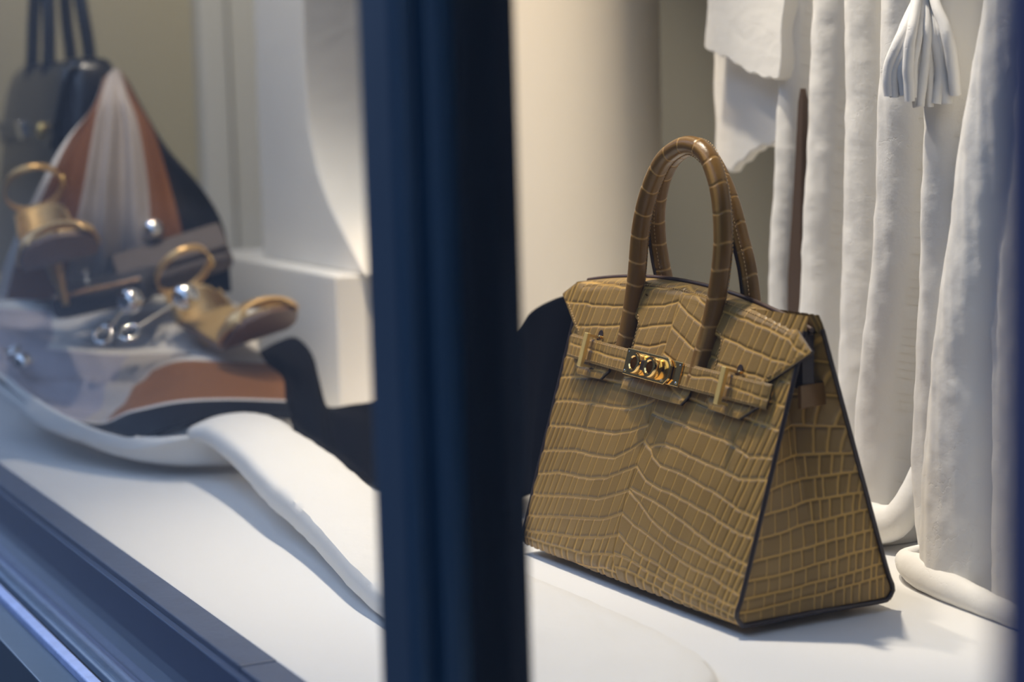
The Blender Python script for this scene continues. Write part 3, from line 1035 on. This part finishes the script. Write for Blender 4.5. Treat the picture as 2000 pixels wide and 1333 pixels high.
def cloth_plate(name, outline, y, th, label, sub=6):
    pts = crs([(a, b) for a, b in outline], 60) if False else outline
    q0 = aty(*outline[0], y)
    A = np.array([aty(a, b, y) for a, b in pts])
    # densify outline
    dense = []
    for i in range(len(A)):
        a, b = A[i], A[(i+1) % len(A)]
        for t_ in np.linspace(0, 1, sub, endpoint=False):
            w = a*(1-t_)+b*t_
            dense.append((w[0]+0.0015*math.sin(91*w[2]+37*w[0]), w[2]+0.0015*math.sin(77*w[0]*3+w[2]*50)))
    dense = np.array(dense)
    c = dense.mean(0)
    o = prism(name, dense-c, (1, 0, 0), (0, 0, 1), (0, 1, 0), (0, 0, 0), th, M_PLASTER, None, 0.004)
    o.location = (c[0], y, c[1])
    tag(o, label, 'plaster cloth')
    return o


cloth_plate('plaster_cloth', [(1384, -60), (1376, 90), (1388, 101), (1430, 118), (1452, 136), (1478, 147), (1512, 156), (1521, 150), (1528, 40), (1534, -60)], 1.215, 0.022, 'short upper plaster cloth with a ragged hem hanging left of the curtain')
cloth_plate('plaster_cloth', [(1391, 60), (1393, 180), (1396, 290), (1401, 330), (1425, 338), (1447, 318), (1470, 296), (1480, 289), (1512, 282), (1560, 276), (1560, 60)], 1.245, 0.014, 'lower plaster cloth with a slanting hem behind the handbag handles')

# dark strip standing in for the deep shade between the first two folds
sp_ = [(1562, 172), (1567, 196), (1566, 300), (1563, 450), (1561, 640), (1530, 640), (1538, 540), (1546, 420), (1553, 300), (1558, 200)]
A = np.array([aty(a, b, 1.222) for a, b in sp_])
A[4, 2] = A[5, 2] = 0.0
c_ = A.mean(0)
ws = prism('slit_shade_strip', A[:, [0, 2]]-np.array([c_[0], 0]), (1, 0, 0), (0, 0, 1), (0, 1, 0), (0, 0, 0), 0.008, M_SLITSHADE, None, 0.001)
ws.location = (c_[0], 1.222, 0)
tag(ws, 'narrow dark brown strip standing for the shade in the slit between two curtain folds', 'strip')

# tassel
tas = thing('tassel', at(1805, -20, 1.775), 0, 'white plaster rope tassel hanging in front of the curtain', 'tassel')
to = at(1805, -20, 1.775)
rt_ = np.random.default_rng(21)
ends = np.linspace(1742, 1866, 17)
for layer in range(2):
    for k, ex in enumerate(ends):
        D = 1.765+0.02*layer+0.01*rt_.uniform(-1, 1)
        t_ = (ex-1742)/126
        sx = 1790+38*t_+rt_.uniform(-5, 5)
        ey = 172+32*math.sin(0.4+2.2*t_)+rt_.uniform(-14, 10)-(8 if layer else 0)
        mx_ = sx+(ex-sx)*0.55+rt_.uniform(-7, 7)
        path = [at(sx, -60, 1.79), at(sx+rt_.uniform(-3, 3), -5, D+0.01), at(mx_, 70+rt_.uniform(-10, 10), D-0.004), at(ex-4*(1-t_)+rt_.uniform(-5, 5), 135, D), at(ex+rt_.uniform(-7, 7), ey, D+0.004)]
        rad = rt_.uniform(0.0034, 0.0050)
        local_tube('strand', path, [rad*0.8, rad*0.9, rad*1.1, rad*1.15, rad*1.1], tas, to, M_ROPE, 9, 44)
local_tube('head', [at(1806, -75, 1.782), at(1806, -50, 1.782), at(1806, -30, 1.782)], [0.006, 0.021, 0.019], tas, to, M_ROPE, 16, 20)
local_tube('cord', [at(1808, -900, 1.82), at(1807, -400, 1.80), at(1806, -60, 1.783)], 0.006, tas, to, M_ROPE, 10, 20)

# ------------------------------------------------------------------ plaster cloth sculpture, left
LIPB = [(-40, 715, 2.78), (0, 745, 2.72), (60, 800, 2.62), (150, 858, 2.53), (250, 896, 2.465), (350, 907, 2.43), (430, 893, 2.43), (540, 860, 2.46)]
LIPT = [(-40, 690, 2.75), (0, 722, 2.69), (60, 772, 2.59), (150, 822, 2.50), (250, 855, 2.44), (350, 858, 2.405), (430, 850, 2.41), (540, 835, 2.44)]
R0 = [(-40, 730, 2.73), (8, 756, 2.645), (75, 806, 2.56), (170, 842, 2.49), (262, 858, 2.435), (345, 838, 2.405), (440, 815, 2.43), (570, 822, 2.46)]
R1 = [(-40, 700, 2.76), (4, 738, 2.67), (82, 798, 2.59), (190, 826, 2.53), (262, 804, 2.49), (345, 786, 2.47), (440, 781, 2.48), (558, 784, 2.52)]
R2 = [(-40, 680, 2.80), (0, 712, 2.71), (76, 770, 2.64), (205, 788, 2.60), (285, 768, 2.58), (365, 745, 2.56), (450, 738, 2.57), (552, 746, 2.60)]
R3 = [(-40, 655, 2.84), (0, 685, 2.76), (65, 738, 2.70), (190, 742, 2.67), (290, 728, 2.65), (350, 712, 2.64), (420, 712, 2.65), (520, 716, 2.66)]
R4 = [(-40, 640, 2.90), (0, 660, 2.82), (95, 688, 2.78), (220, 694, 2.75), (330, 690, 2.73), (395, 688, 2.73), (440, 684, 2.73), (505, 682, 2.73)]
R5 = [(-40, 622, 3.00), (0, 630, 2.94), (100, 645, 2.90), (220, 630, 2.88), (300, 616, 2.87), (375, 618, 2.86), (430, 622, 2.84), (505, 650, 2.80)]
R6 = [(-40, 600, 3.10), (0, 605, 3.06), (100, 606, 3.04), (220, 598, 3.02), (300, 588, 3.0), (380, 588, 2.98), (440, 592, 2.95), (520, 620, 2.88)]


def pts(rw, dz=0.0):
    return [at(*q)+np.array([0, 0, dz]) for q in rw]


b0 = at(350, 907, 2.43)
bo = np.array([b0[0], b0[1]+0.15, 0])
rows = [pts(LIPB)]
rows = [[p*np.array([1, 1, 0.15])+np.array([0, 0.07, 0.003]) for p in rows[0]], rows[0]]
rows.append([0.5*(np.array(a)+np.array(b))-np.array([0.004, 0.014, 0.0]) for a, b in zip(pts(LIPB), pts(LIPT))])
rows.append(pts(LIPT))
rows += [pts(R0, -0.012), pts(R1, -0.012), pts(R2, -0.012), pts(R3, -0.012), pts(R4, -0.012), pts(R5, -0.012), pts(R6, -0.012)]
last = pts(R6, -0.012)
rows.append([p+np.array([-0.20, 0.03, 0.004]) for p in last])
rows.append([p+np.array([-0.50, 0.05, 0.004]) for p in last])
P = patch(rows, 150, 90)
P[..., 2] = np.maximum(P[..., 2], 0.001)
P = P+0.0012*snoise(P[..., 0], P[..., 1], 9, 3, 40)[:, :, None]*np.array([0.2, 0.2, 1.0])
pb = grid_obj('plaster_bowl', P-bo, M_PLASTER, None, thick=0.004, toff=-1, flip=True)
pb.location = bo
tag(pb, 'white plaster bowl shaped like draped cloth under the printed scarf', 'sculpture')

# tongue of plaster cloth running down in front of the handbag
TG = [((361, 836), (440, 810), .060, .066, .016), ((404, 832), (490, 806), .074, .078, .022), ((451, 861), (545, 820), .072, .078, .027), ((490, 898), (575, 840), .066, .074, .029), ((522, 933), (605, 858), .060, .070, .029),
      ((570, 975), (650, 888), .053, .063, .028), ((617, 1023), (690, 922), .046, .055, .027), ((689, 1104), (741, 964), .036, .046, .025), ((746, 1156), (800, 1005), .029, .037, .023),
      ((900, 1290), (950, 1084), .022, .024, .019), ((1040, 1400), (1080, 1142), .017, .018, .015), ((1150, 1470), (1250, 1216), .013, .014, .012), ((1215, 1500), (1345, 1268), .011, .012, .010), ((1260, 1490), (1390, 1310), .008, .009, .007), ((1290, 1470), (1400, 1345), .004, .004, .0035)]
secs = []
for (l, r, zl_, zr_, th) in TG:
    a, b = atz(*l, zl_), atz(*r, zr_)
    w = b-a
    secs.append((a, b, th))
A = crs([s_[0] for s_ in secs], 110)
Bq = cr([s_[1] for s_ in secs], 110)
Aq = cr([s_[0] for s_ in secs], 110)
TH = cr([[s_[2]] for s_ in secs], 110)[:, 0]
loopn = 34
TP = np.zeros((110, loopn, 3))
for i in range(110):
    a, b, th = Aq[i], Bq[i], TH[i]
    for j in range(loopn):
        u = j/loopn
        if u < 0.42:
            q = u/0.42
            e = 0.004*math.sin(math.pi*q)
            p = a*(1-q)+b*q+np.array([0, 0, e])
        elif u < 0.5:
            q = (u-0.42)/0.08
            an = math.pi*q
            p = b+(b-a)/np.linalg.norm(b-a)*0.006*math.sin(an)+np.array([0, 0, -th*0.5*(1-math.cos(an))])
        elif u < 0.9:
            q = (u-0.5)/0.4
            p = b*(1-q)+a*q+np.array([0, 0, -th])
        else:
            q = (u-0.9)/0.1
            an = math.pi*q
            p = a+(a-b)/np.linalg.norm(b-a)*0.007*math.sin(an)+np.array([0, 0, -th*0.5*(1+math.cos(an))])
        TP[i, j] = p
TP = TP+0.0009*snoise(TP[..., 0], TP[..., 1]+TP[..., 2], 15, 3, 70)[:, :, None]*np.array([0.6, 0.6, 1.0])
TP[..., 2] = np.maximum(TP[..., 2], 0.001)
to_ = np.array([-1.7, 0.75, 0])
fcs = grid_faces(110, loopn, False, True)
fcs.append(tuple(range(loopn))[::-1])
fcs.append(tuple(range(109*loopn, 110*loopn)))
tg = mesh('plaster_ribbon', (TP-to_).reshape(-1, 3), fcs, M_PLASTER, None, True, None, 60)
tg.location = to_
tag(tg, 'broad white plaster ribbon arching down across the shelf in front of the handbag', 'sculpture')

# ------------------------------------------------------------------ printed scarf on the bowl
BLACK, BROWN, LILAC, WHITE, GREIGE = (0.005, 0.006, 0.009), (0.26, 0.112, 0.045), (0.34, 0.32, 0.36), (0.66, 0.63, 0.60), (0.42, 0.38, 0.35)
NR, NC = 220, 260
P = patch([pts(R0, 0.002), pts(R1), pts(R2, 0.004), pts(R3, 0.003), pts(R4), pts(R5), pts(R6)], NR, NC)
vr = np.linspace(0, 6, NR)[:, None]*np.ones((1, NC))
uc = np.linspace(0, 7, NC)[None]*np.ones((NR, 1))
wv = 0.004*np.sin(uc*3.1+vr*2.0)*np.exp(-((vr-2.5)/1.6)**2)*sstep(4.8, 3.0, uc)+0.005*np.sin(vr*4.2+uc*1.1)*sstep(3.4, 4.6, vr)+0.0055*np.sin(vr*4.6+uc*0.9+0.6)*sstep(1.2, 1.9, vr)*sstep(5.0, 3.2, uc)
P = P+np.stack([wv*0, -wv*0.3, wv], 2)
T3 = np.zeros((NR, NC, 3))
T3[:] = LILAC
brown_left = 3.2-0.10*(vr-1)
m_br = (vr >= 1) & (vr < 3.0) & (uc > brown_left+0.55*(vr-1.0))
T3[m_br] = BROWN
m_gr = (vr >= 1) & (vr < 3.0) & (uc <= brown_left+0.55*(vr-1.0)) & (uc > brown_left-0.5+0.4*(vr-1))
T3[m_gr] = GREIGE
T3[(vr >= 3.0) & (vr < 3.9) & (uc > 4.7)] = WHITE
T3[(vr >= 3.5) & (uc > 2.0) & (vr >= 3.9)] = WHITE
T3[(vr >= 2.96) & (vr < 3.9) & (uc <= 4.7) & (uc > 3.3)] = GREIGE
T3[vr < 0.93] = BLACK
T3[(vr >= 0.93) & (vr < 1.04)] = (0.62, 0.58, 0.55)
so = np.array([P[..., 0].mean(), P[..., 1].mean(), 0.1])
sc = grid_obj('silk_scarf', P-so, M_SCARF, None, attrs={'tint': T3.reshape(-1, 3)}, thick=0.0012, toff=1, flip=True)
sc.location = so
tag(sc, 'silk scarf with white, brown and black bands spread over the plaster bowl', 'scarf')

# black cloth running from the sandal behind the post to the handbag
TOPB = [(505, 690, 2.72), (545, 668, 2.74), (580, 662, 2.74), (612, 702, 2.70), (630, 790, 2.64), (690, 792, 2.58), (790, 770, 2.46), (900, 700, 2.32), (1000, 655, 2.22), (1040, 610, 2.17), (1085, 585, 2.13), (1130, 572, 2.10)]
MIDB = [(520, 740, 2.66), (560, 735, 2.66), (600, 750, 2.64), (630, 800, 2.58), (660, 835, 2.53), (720, 850, 2.46), (800, 850, 2.38), (900, 820, 2.28), (1000, 780, 2.20), (1045, 740, 2.15), (1075, 720, 2.12), (1110, 690, 2.11)]
BOTB = [(545, 795, 2.56), (566, 815, 2.52), (600, 850, 2.47), (640, 880, 2.42), (680, 905, 2.38), (730, 935, 2.33), (820, 975, 2.26), (910, 985, 2.20), (990, 960, 2.16), (1030, 945, 2.13), (1050, 925, 2.12), (1085, 900, 2.11)]
P = patch([pts(BOTB, -0.01), pts(BOTB), pts(MIDB, 0.01), pts(TOPB)], 70, 200)
nn = 0.004*np.sin(np.linspace(0, 34, 200))[None]*np.sin(np.linspace(0, 3.14, 70))[:, None]
P = P+nn[:, :, None]*np.array([0.3, 0.5, 1.0])
P[..., 2] = np.maximum(P[..., 2], 0.004)
so = np.array([P[..., 0].mean(), P[..., 1].mean(), 0.05])
bc = grid_obj('black_cloth', P-so, M_BLACKSILK, None, thick=0.003, toff=0, flip=True)
bc.location = so
tag(bc, 'crumpled black silk cloth lying between the sandal and the tan handbag', 'cloth')

# ------------------------------------------------------------------ black handbag at the far left, scarf draped over it
ro = at(170, 560, 3.16)+np.array([-0.088, 0, 0])
bk_ = thing('handbag', (ro[0], ro[1], ro[2]), math.radians(-4), 'shiny black leather handbag with tall handles at the far left', 'handbag')


def rounded_body(name, prof_fn, m, parent):
    P = prof_fn()
    return grid_obj(name, P, m, parent, cv=True)


# body: stacked rounded-rectangle sections, tapering upwards, facing the street
def rr_loop(w, d, r, n=10):
    o = []
    for cx_, cy_, a0 in ((w-r, d-r, 0), (-w+r, d-r, 90), (-w+r, -d+r, 180), (w-r, -d+r, 270)):
        for q in np.linspace(0, 90, n):
            an = math.radians(a0+q)
            o.append((cx_+r*math.cos(an), cy_+r*math.sin(an)))
    return np.array(o)


secs = []
zt_ = at(225, 118, 3.20)[2]-ro[2]
for tt, w, d, r in ((0.0, 0.293, 0.080, 0.02), (0.02, 0.302, 0.088, 0.028), (0.3, 0.300, 0.080, 0.03), (0.6, 0.293, 0.064, 0.03), (0.85, 0.283, 0.046, 0.03), (0.95, 0.275, 0.036, 0.028), (0.99, 0.264, 0.028, 0.024), (1.0, 0.248, 0.016, 0.015)):
    lp = rr_loop(w, d, r)
    secs.append(np.c_[lp, np.full(len(lp), tt*zt_)])
P = np.array(secs)
f = grid_faces(P.shape[0], P.shape[1], False, True)
n_ = P.shape[1]
f.append(tuple(range(n_))[::-1])
f.append(tuple(range((P.shape[0]-1)*n_, P.shape[0]*n_)))
bodyo = mesh('body', P.reshape(-1, 3), f, M_BLACKLEA, bk_, True, None, 60)
for yo in (-0.034, 0.030):
    hp = crs([(-0.085, yo-0.012, zt_*0.72), (-0.083, yo, zt_*0.98), (-0.072, yo*0.8, zt_+0.08), (-0.03, yo*0.6, zt_+0.17), (0.03, yo*0.6, zt_+0.17), (0.072, yo*0.8, zt_+0.08), (0.083, yo, zt_*0.98), (0.085, yo-0.012, zt_*0.72)], 80)
    tube('handle', hp, 0.0105, M_BLACKLEA, bk_, 12)
fl_ = []
for tt, yy_ in ((1.0, -0.018), (0.985, -0.034), (0.92, -0.043), (0.82, -0.052), (0.72, -0.060), (0.66, -0.065)):
    fl_.append([(x, yy_-0.004, tt*zt_-0.012*(abs(x)/0.275)**4) for x in np.linspace(-0.275, 0.275, 40)])
grid_obj('flap', np.array(fl_), M_BLACKLEA, bk_, thick=0.003, flip=False)
prism('belt', [(-0.285, -0.012), (0.285, -0.012), (0.285, 0.012), (-0.285, 0.012)], (1, 0, 0), (0, -0.2, 1), (0, -1, -0.2), (0, -0.063, zt_*0.70), 0.004, M_BLACKLEA, bk_, 0.001)
lathe('clasp', [(0.0001, 0), (0.011, 0), (0.012, 0.004), (0.009, 0.008), (0.0001, 0.009)], M_GOLDP, bk_, 20, (0.22, -0.070, zt_*0.70), (0, -1, 0.1))
prism('clasp_plate', [(-0.028, -0.014), (0.028, -0.014), (0.028, 0.014), (-0.028, 0.014)], (1, 0, 0), (0, -0.2, 1), (0, -1, -0.2), (0.0, -0.0685, zt_*0.70), 0.004, M_SILVER, bk_, 0.001)

DR = [[(203, 152, 3.04), (212, 140, 3.05), (224, 134, 3.06), (234, 137, 3.07), (243, 148, 3.08), (252, 160, 3.09)],
      [(180, 212, 3.00), (198, 190, 3.01), (224, 182, 3.02), (250, 190, 3.03), (272, 205, 3.06), (285, 220, 3.08)],
      [(128, 275, 2.97), (186, 250, 2.98), (226, 242, 2.99), (268, 246, 3.00), (300, 258, 3.03), (328, 290, 3.06)],
      [(80, 360, 2.95), (166, 365, 2.95), (220, 362, 2.96), (286, 362, 2.98), (332, 366, 3.00), (400, 375, 3.03)],
      [(20, 490, 2.98), (145, 470, 2.95), (218, 468, 2.96), (292, 462, 2.97), (354, 452, 2.98), (440, 455, 3.00)],
      [(-10, 585, 3.03), (130, 588, 3.01), (220, 585, 3.0), (300, 578, 2.99), (375, 575, 2.98), (452, 570, 2.96)]]
NR, NC = 140, 240
P = patch([[at(a, b, D_-(0.09 if k == 0 else 0.12)) for a, b, D_ in r_] for k, r_ in enumerate(DR)], NR, NC)
uu = np.linspace(0, 5, NC)[None]*np.ones((NR, 1))
vv_ = np.linspace(0, 1, NR)[:, None]*np.ones((1, NC))
rip = 0.011*np.sin(uu*7.5+0.5)*sstep(0, 0.5, vv_)*np.exp(-((uu-1.9)/1.3)**2)+0.004*np.sin(uu*4+2)*vv_
P = P+rip[:, :, None]*(-FW)
T3 = np.zeros((NR, NC, 3))
T3[:] = (0.17, 0.070, 0.030)
T3[uu < 0.16] = WHITE
T3[(uu >= 1.0) & (uu < 3.05)] = (0.36, 0.32, 0.30)
T3[uu >= 4.0] = BLACK
so = np.array([P[..., 0].mean(), P[..., 1].mean(), P[..., 2].min()])
ds = grid_obj('draped_scarf', P-so, M_SCARF, None, attrs={'tint': T3.reshape(-1, 3)}, thick=0.0012, toff=1, flip=True)
ds.location = so
tag(ds, 'brown, greige and black striped scarf falling from the corner of the black handbag', 'scarf')


# ------------------------------------------------------------------ clutches
def frame_obj(name, origin, ex, ey, label, cat):
    """empty whose local x,y follow ex,ey"""
    ex = np.array(ex)/np.linalg.norm(ex)
    ey = np.array(ey)-ex*(np.array(ey)@ex)
    ey /= np.linalg.norm(ey)
    ez = np.cross(ex, ey)
    o = bpy.data.objects.new(name, None)
    COL.objects.link(o)
    M4 = Matrix.Identity(4)
    for i in range(3):
        M4[i][0], M4[i][1], M4[i][2], M4[i][3] = ex[i], ey[i], ez[i], origin[i]
    o.matrix_world = M4
    return tag(o, label, cat)


def soft_box(name, w, d, h, r, m, parent, z0=0.0, k=6):
    secs = []
    for i in range(k+1):
        a = math.pi*i/k-math.pi/2
        s_ = r*(math.cos(a)-1)
        lp = rr_loop(w/2+s_, d/2+s_, max(0.004, r), 6)
        zz_ = z0+h/2+(h/2-r)*(1 if a > 0 else -1 if a < 0 else 0)+r*math.sin(a)
        secs.append(np.c_[lp, np.full(len(lp), zz_)])
    P = np.array(secs)
    n_ = P.shape[1]
    f = grid_faces(P.shape[0], n_, False, True)
    f.append(tuple(range(n_))[::-1])
    f.append(tuple(range((P.shape[0]-1)*n_, P.shape[0]*n_)))
    return mesh(name, P.reshape(-1, 3), f, m, parent, True, None, 50)


p1, p2, p3 = at(265, 570, 2.78), at(425, 520, 2.80), at(250, 480, 2.85)
cl = frame_obj('clutch', at(335, 506, 2.845), p2-p1, p3-p1, 'flat taupe suede clutch with a silver ball clasp below the striped scarf', 'clutch')
soft_box('body', 0.165, 0.085, 0.030, 0.012, M_TAUPE, cl, -0.02)
soft_box('flap', 0.160, 0.055, 0.008, 0.0035, M_TAUPE, cl, 0.010)
lathe('ball_clasp', sphere_prof(0.0165, 15), M_SILVER, cl, 28, (-0.012, 0.040, 0.028))
lathe('clasp_stem', [(0.004, 0.0), (0.004, 0.02)], M_SILVER, cl, 10, (-0.012, 0.040, 0.0))

q1, q2 = at(85, 592, 2.80), at(278, 550, 2.78)
gc = frame_obj('clutch', 0.5*(q1+q2)+np.array([0, 0.02, 0.0]), q2-q1, np.array([0.0, 1.0, 0.25]), 'small black glitter clutch with a beaded front edge below the left sandal', 'clutch')
gw = float(np.linalg.norm(q2-q1))
soft_box('body', gw, 0.085, 0.038, 0.012, M_GLIT, gc, -0.02)
bd = lathe('bead', sphere_prof(0.0034, 7), M_BRONZE, gc, 10, (0, 0, 0))
nb = 24
for k in range(nb):
    o = bd if k == 0 else bd.copy()
    if k:
        COL.objects.link(o)
        o.parent = gc
    o.location = (-gw/2+0.012+(gw-0.024)*k/(nb-1), -0.040, 0.014)
lathe('ball_clasp', sphere_prof(0.0060, 11), M_SILVER, gc, 18, (-0.018, -0.015, 0.034))
lathe('clasp_stem', [(0.0022, 0.0), (0.0022, 0.018)], M_SILVER, gc, 8, (-0.018, -0.015, 0.014))

# ------------------------------------------------------------------ silver ball-headed pieces on the scarf


def ball_rod(ball, ring, br, rr_, label, drop=0.0):
    b, r_ = np.array(ball), np.array(ring)
    o = thing('silver_ball_rod', (b+r_)/2, 0, label, 'jewellery', 'silver ball pieces on the scarf')
    c = (b+r_)/2
    lathe('ball', sphere_prof(br, 17), M_SILVER, o, 32, b-c)
    tube('rod', np.linspace(b-c, r_-c, 12), 0.0028, M_SILVER, o, 10)
    th = np.linspace(0, 2*np.pi, 28, endpoint=False)
    ax = (r_-b)/np.linalg.norm(r_-b)
    sd = np.cross(ax, [0, 0, 1])
    sd /= np.linalg.norm(sd)
    ctr = r_-c+ax*rr_
    ringp = [ctr+rr_*(math.cos(t_)*ax+math.sin(t_)*(0.7*sd+0.35*np.array([0, 0, 1]))) for t_ in th]
    tube('ring', np.array(ringp), 0.0036, M_SILVER, o, 10, True)
    return o


ball_rod(at(255, 588, 2.66), at(213, 640, 2.63), 0.0175, 0.014, 'silver ball on a short ringed rod, left of the sandal')
ball_rod(at(362, 580, 2.70), at(268, 640, 2.64), 0.0180, 0.015, 'silver ball on a long rod ending in a ring, partly behind the sandal')
ball_rod(at(46, 708, 2.66), at(28, 690, 2.72), 0.0130, 0.012, 'silver ball piece lying at the left edge of the printed scarf')


# ------------------------------------------------------------------ gold sandals
def make_sandal(origin, f_, l_, label, group, heel=True):
    o = frame_obj('sandal', origin, f_, l_, label, 'sandal')
    o.scale = (1.08, 1.12, 1.08)
    if group:
        o['group'] = group
    c = crs([(-.105, .102), (-.078, .094), (-.045, .070), (-.008, .032), (.028, .007), (.060, 0), (.085, .001), (.104, .004)], 40)
    wd = np.interp(c[:, 0], [-.105, -.1, -.085, -.06, -.03, 0, .03, .06, .085, .097, .102, .104], [.008, .019, .030, .035, .035, .037, .042, .046, .042, .031, .014, .004])
    tx = np.gradient(c, axis=0)
    tx /= np.linalg.norm(tx, axis=1)[:, None]
    nx = np.c_[-tx[:, 1], tx[:, 0]]

    def slab(name, z0, z1, k, m):
        V = []
        for i in range(40):
            row = []
            for y in np.linspace(-1, 1, 11):
                row.append((c[i, 0]+nx[i, 0]*z1, y*wd[i]*k, c[i, 1]+nx[i, 1]*z1-0.002*(1-y*y)))
            for y in np.linspace(1, -1, 11):
                row.append((c[i, 0]+nx[i, 0]*z0, y*wd[i]*k, c[i, 1]+nx[i, 1]*z0))
            V.append(row)
        P = np.array(V)
        f = grid_faces(40, 22, False, True)
        f.append(tuple(range(22))[::-1])
        f.append(tuple(range(39*22, 40*22)))
        return mesh(name, P.reshape(-1, 3), f, m, o, True, None, 45)
    slab('sole', -0.006, 0.0015, 1.0, M_SOLE)
    slab('insole', 0.0016, 0.0045, 0.95, M_INSOLE)
    # toe strap
    b = []
    for x in np.linspace(0.046, 0.098, 12):
        w = np.interp(x, [0.046, 0.06, 0.085, 0.098], [0.0460, 0.0480, 0.0435, 0.030])
        h = np.interp(x, [0.046, 0.08, 0.098], [0.034, 0.029, 0.018])
        b.append([(x+0.004*math.cos(a), w*math.cos(a), 0.001+h*math.sin(a)) for a in np.linspace(0.0, math.pi, 26)])
    ts = grid_obj('toe_strap', np.array(b), M_SHOEGOLD, o, thick=0.0022)
    for e in (0, -1):
        tube('strap_piping', np.array(b[e]), 0.0014, M_INSOLE, ts, 6)
    # heel counter
    hc = []
    for a in np.linspace(-1.75, 1.75, 26):
        x0 = -0.078-0.026*math.cos(a) if abs(a) < math.pi/2 else -0.078+0.02*(abs(a)-math.pi/2)*5
        y0 = 0.034*math.sin(a) if abs(a) < math.pi/2 else 0.034*np.sign(a)
        zb = 0.096 if abs(a) < math.pi/2 else 0.09
        hgt = 0.058*max(0.25, math.cos(a*0.62))
        hc.append([(x0-0.004*q, y0*(1-0.12*q), zb+hgt*q) for q in np.linspace(0, 1, 8)])
    grid_obj('heel_counter', np.array(hc), M_INSOLE, o, thick=0.002, toff=0)
    # ankle strap
    th = np.linspace(0, 2*np.pi, 40, endpoint=False)
    an = np.array([[(-0.068+0.040*math.cos(t_), 0.036*math.sin(t_), 0.158+0.010*math.cos(t_)+dz) for dz in (-0.0045, 0, 0.0045)] for t_ in th])
    sp = grid_obj('ankle_strap', an, M_SHOEGOLD, o, cu=True, thick=0.002, toff=0)
    bq = rr_loop(0.007, 0.006, 0.002, 3)
    tube('strap_buckle', np.array([(-0.068+q[0], 0.038, 0.158+q[1]) for q in bq]), 0.0011, M_GOLDP, sp, 6, True)
    if heel:
        tube('heel', crs([(-0.090, 0, 0.094), (-0.093, 0, 0.07), (-0.090, 0, 0.035), (-0.086, 0, -0.004)], 20), np.linspace(0.0145, 0.0042, 20)**1.0, M_SHOEGOLD, o, 14)
    return o


cb = -FW
f1 = 0.78*cb+0.32*CR+0.42*CU
l1 = 0.86*CR+0.44*CU-0.1*cb
t1 = at(508, 628, 2.60)


def place_sandal(toe, f_, l_, label):
    f_ = f_/np.linalg.norm(f_)
    l_ = l_-f_*(l_@f_)
    l_ /= np.linalg.norm(l_)
    u_ = np.cross(f_, l_)
    return make_sandal(toe-f_*0.078-u_*0.005, f_, l_, label, 'gold sandals')


place_sandal(t1, f1, l1, 'gold high-heeled sandal on the printed scarf next to the plinth')
f2 = 0.84*cb+0.14*CR+0.36*CU
l2 = 0.86*CR+0.32*CU
place_sandal(at(112, 478, 2.60), f2, l2, 'gold high-heeled sandal leaning against the black handbag at the far left')
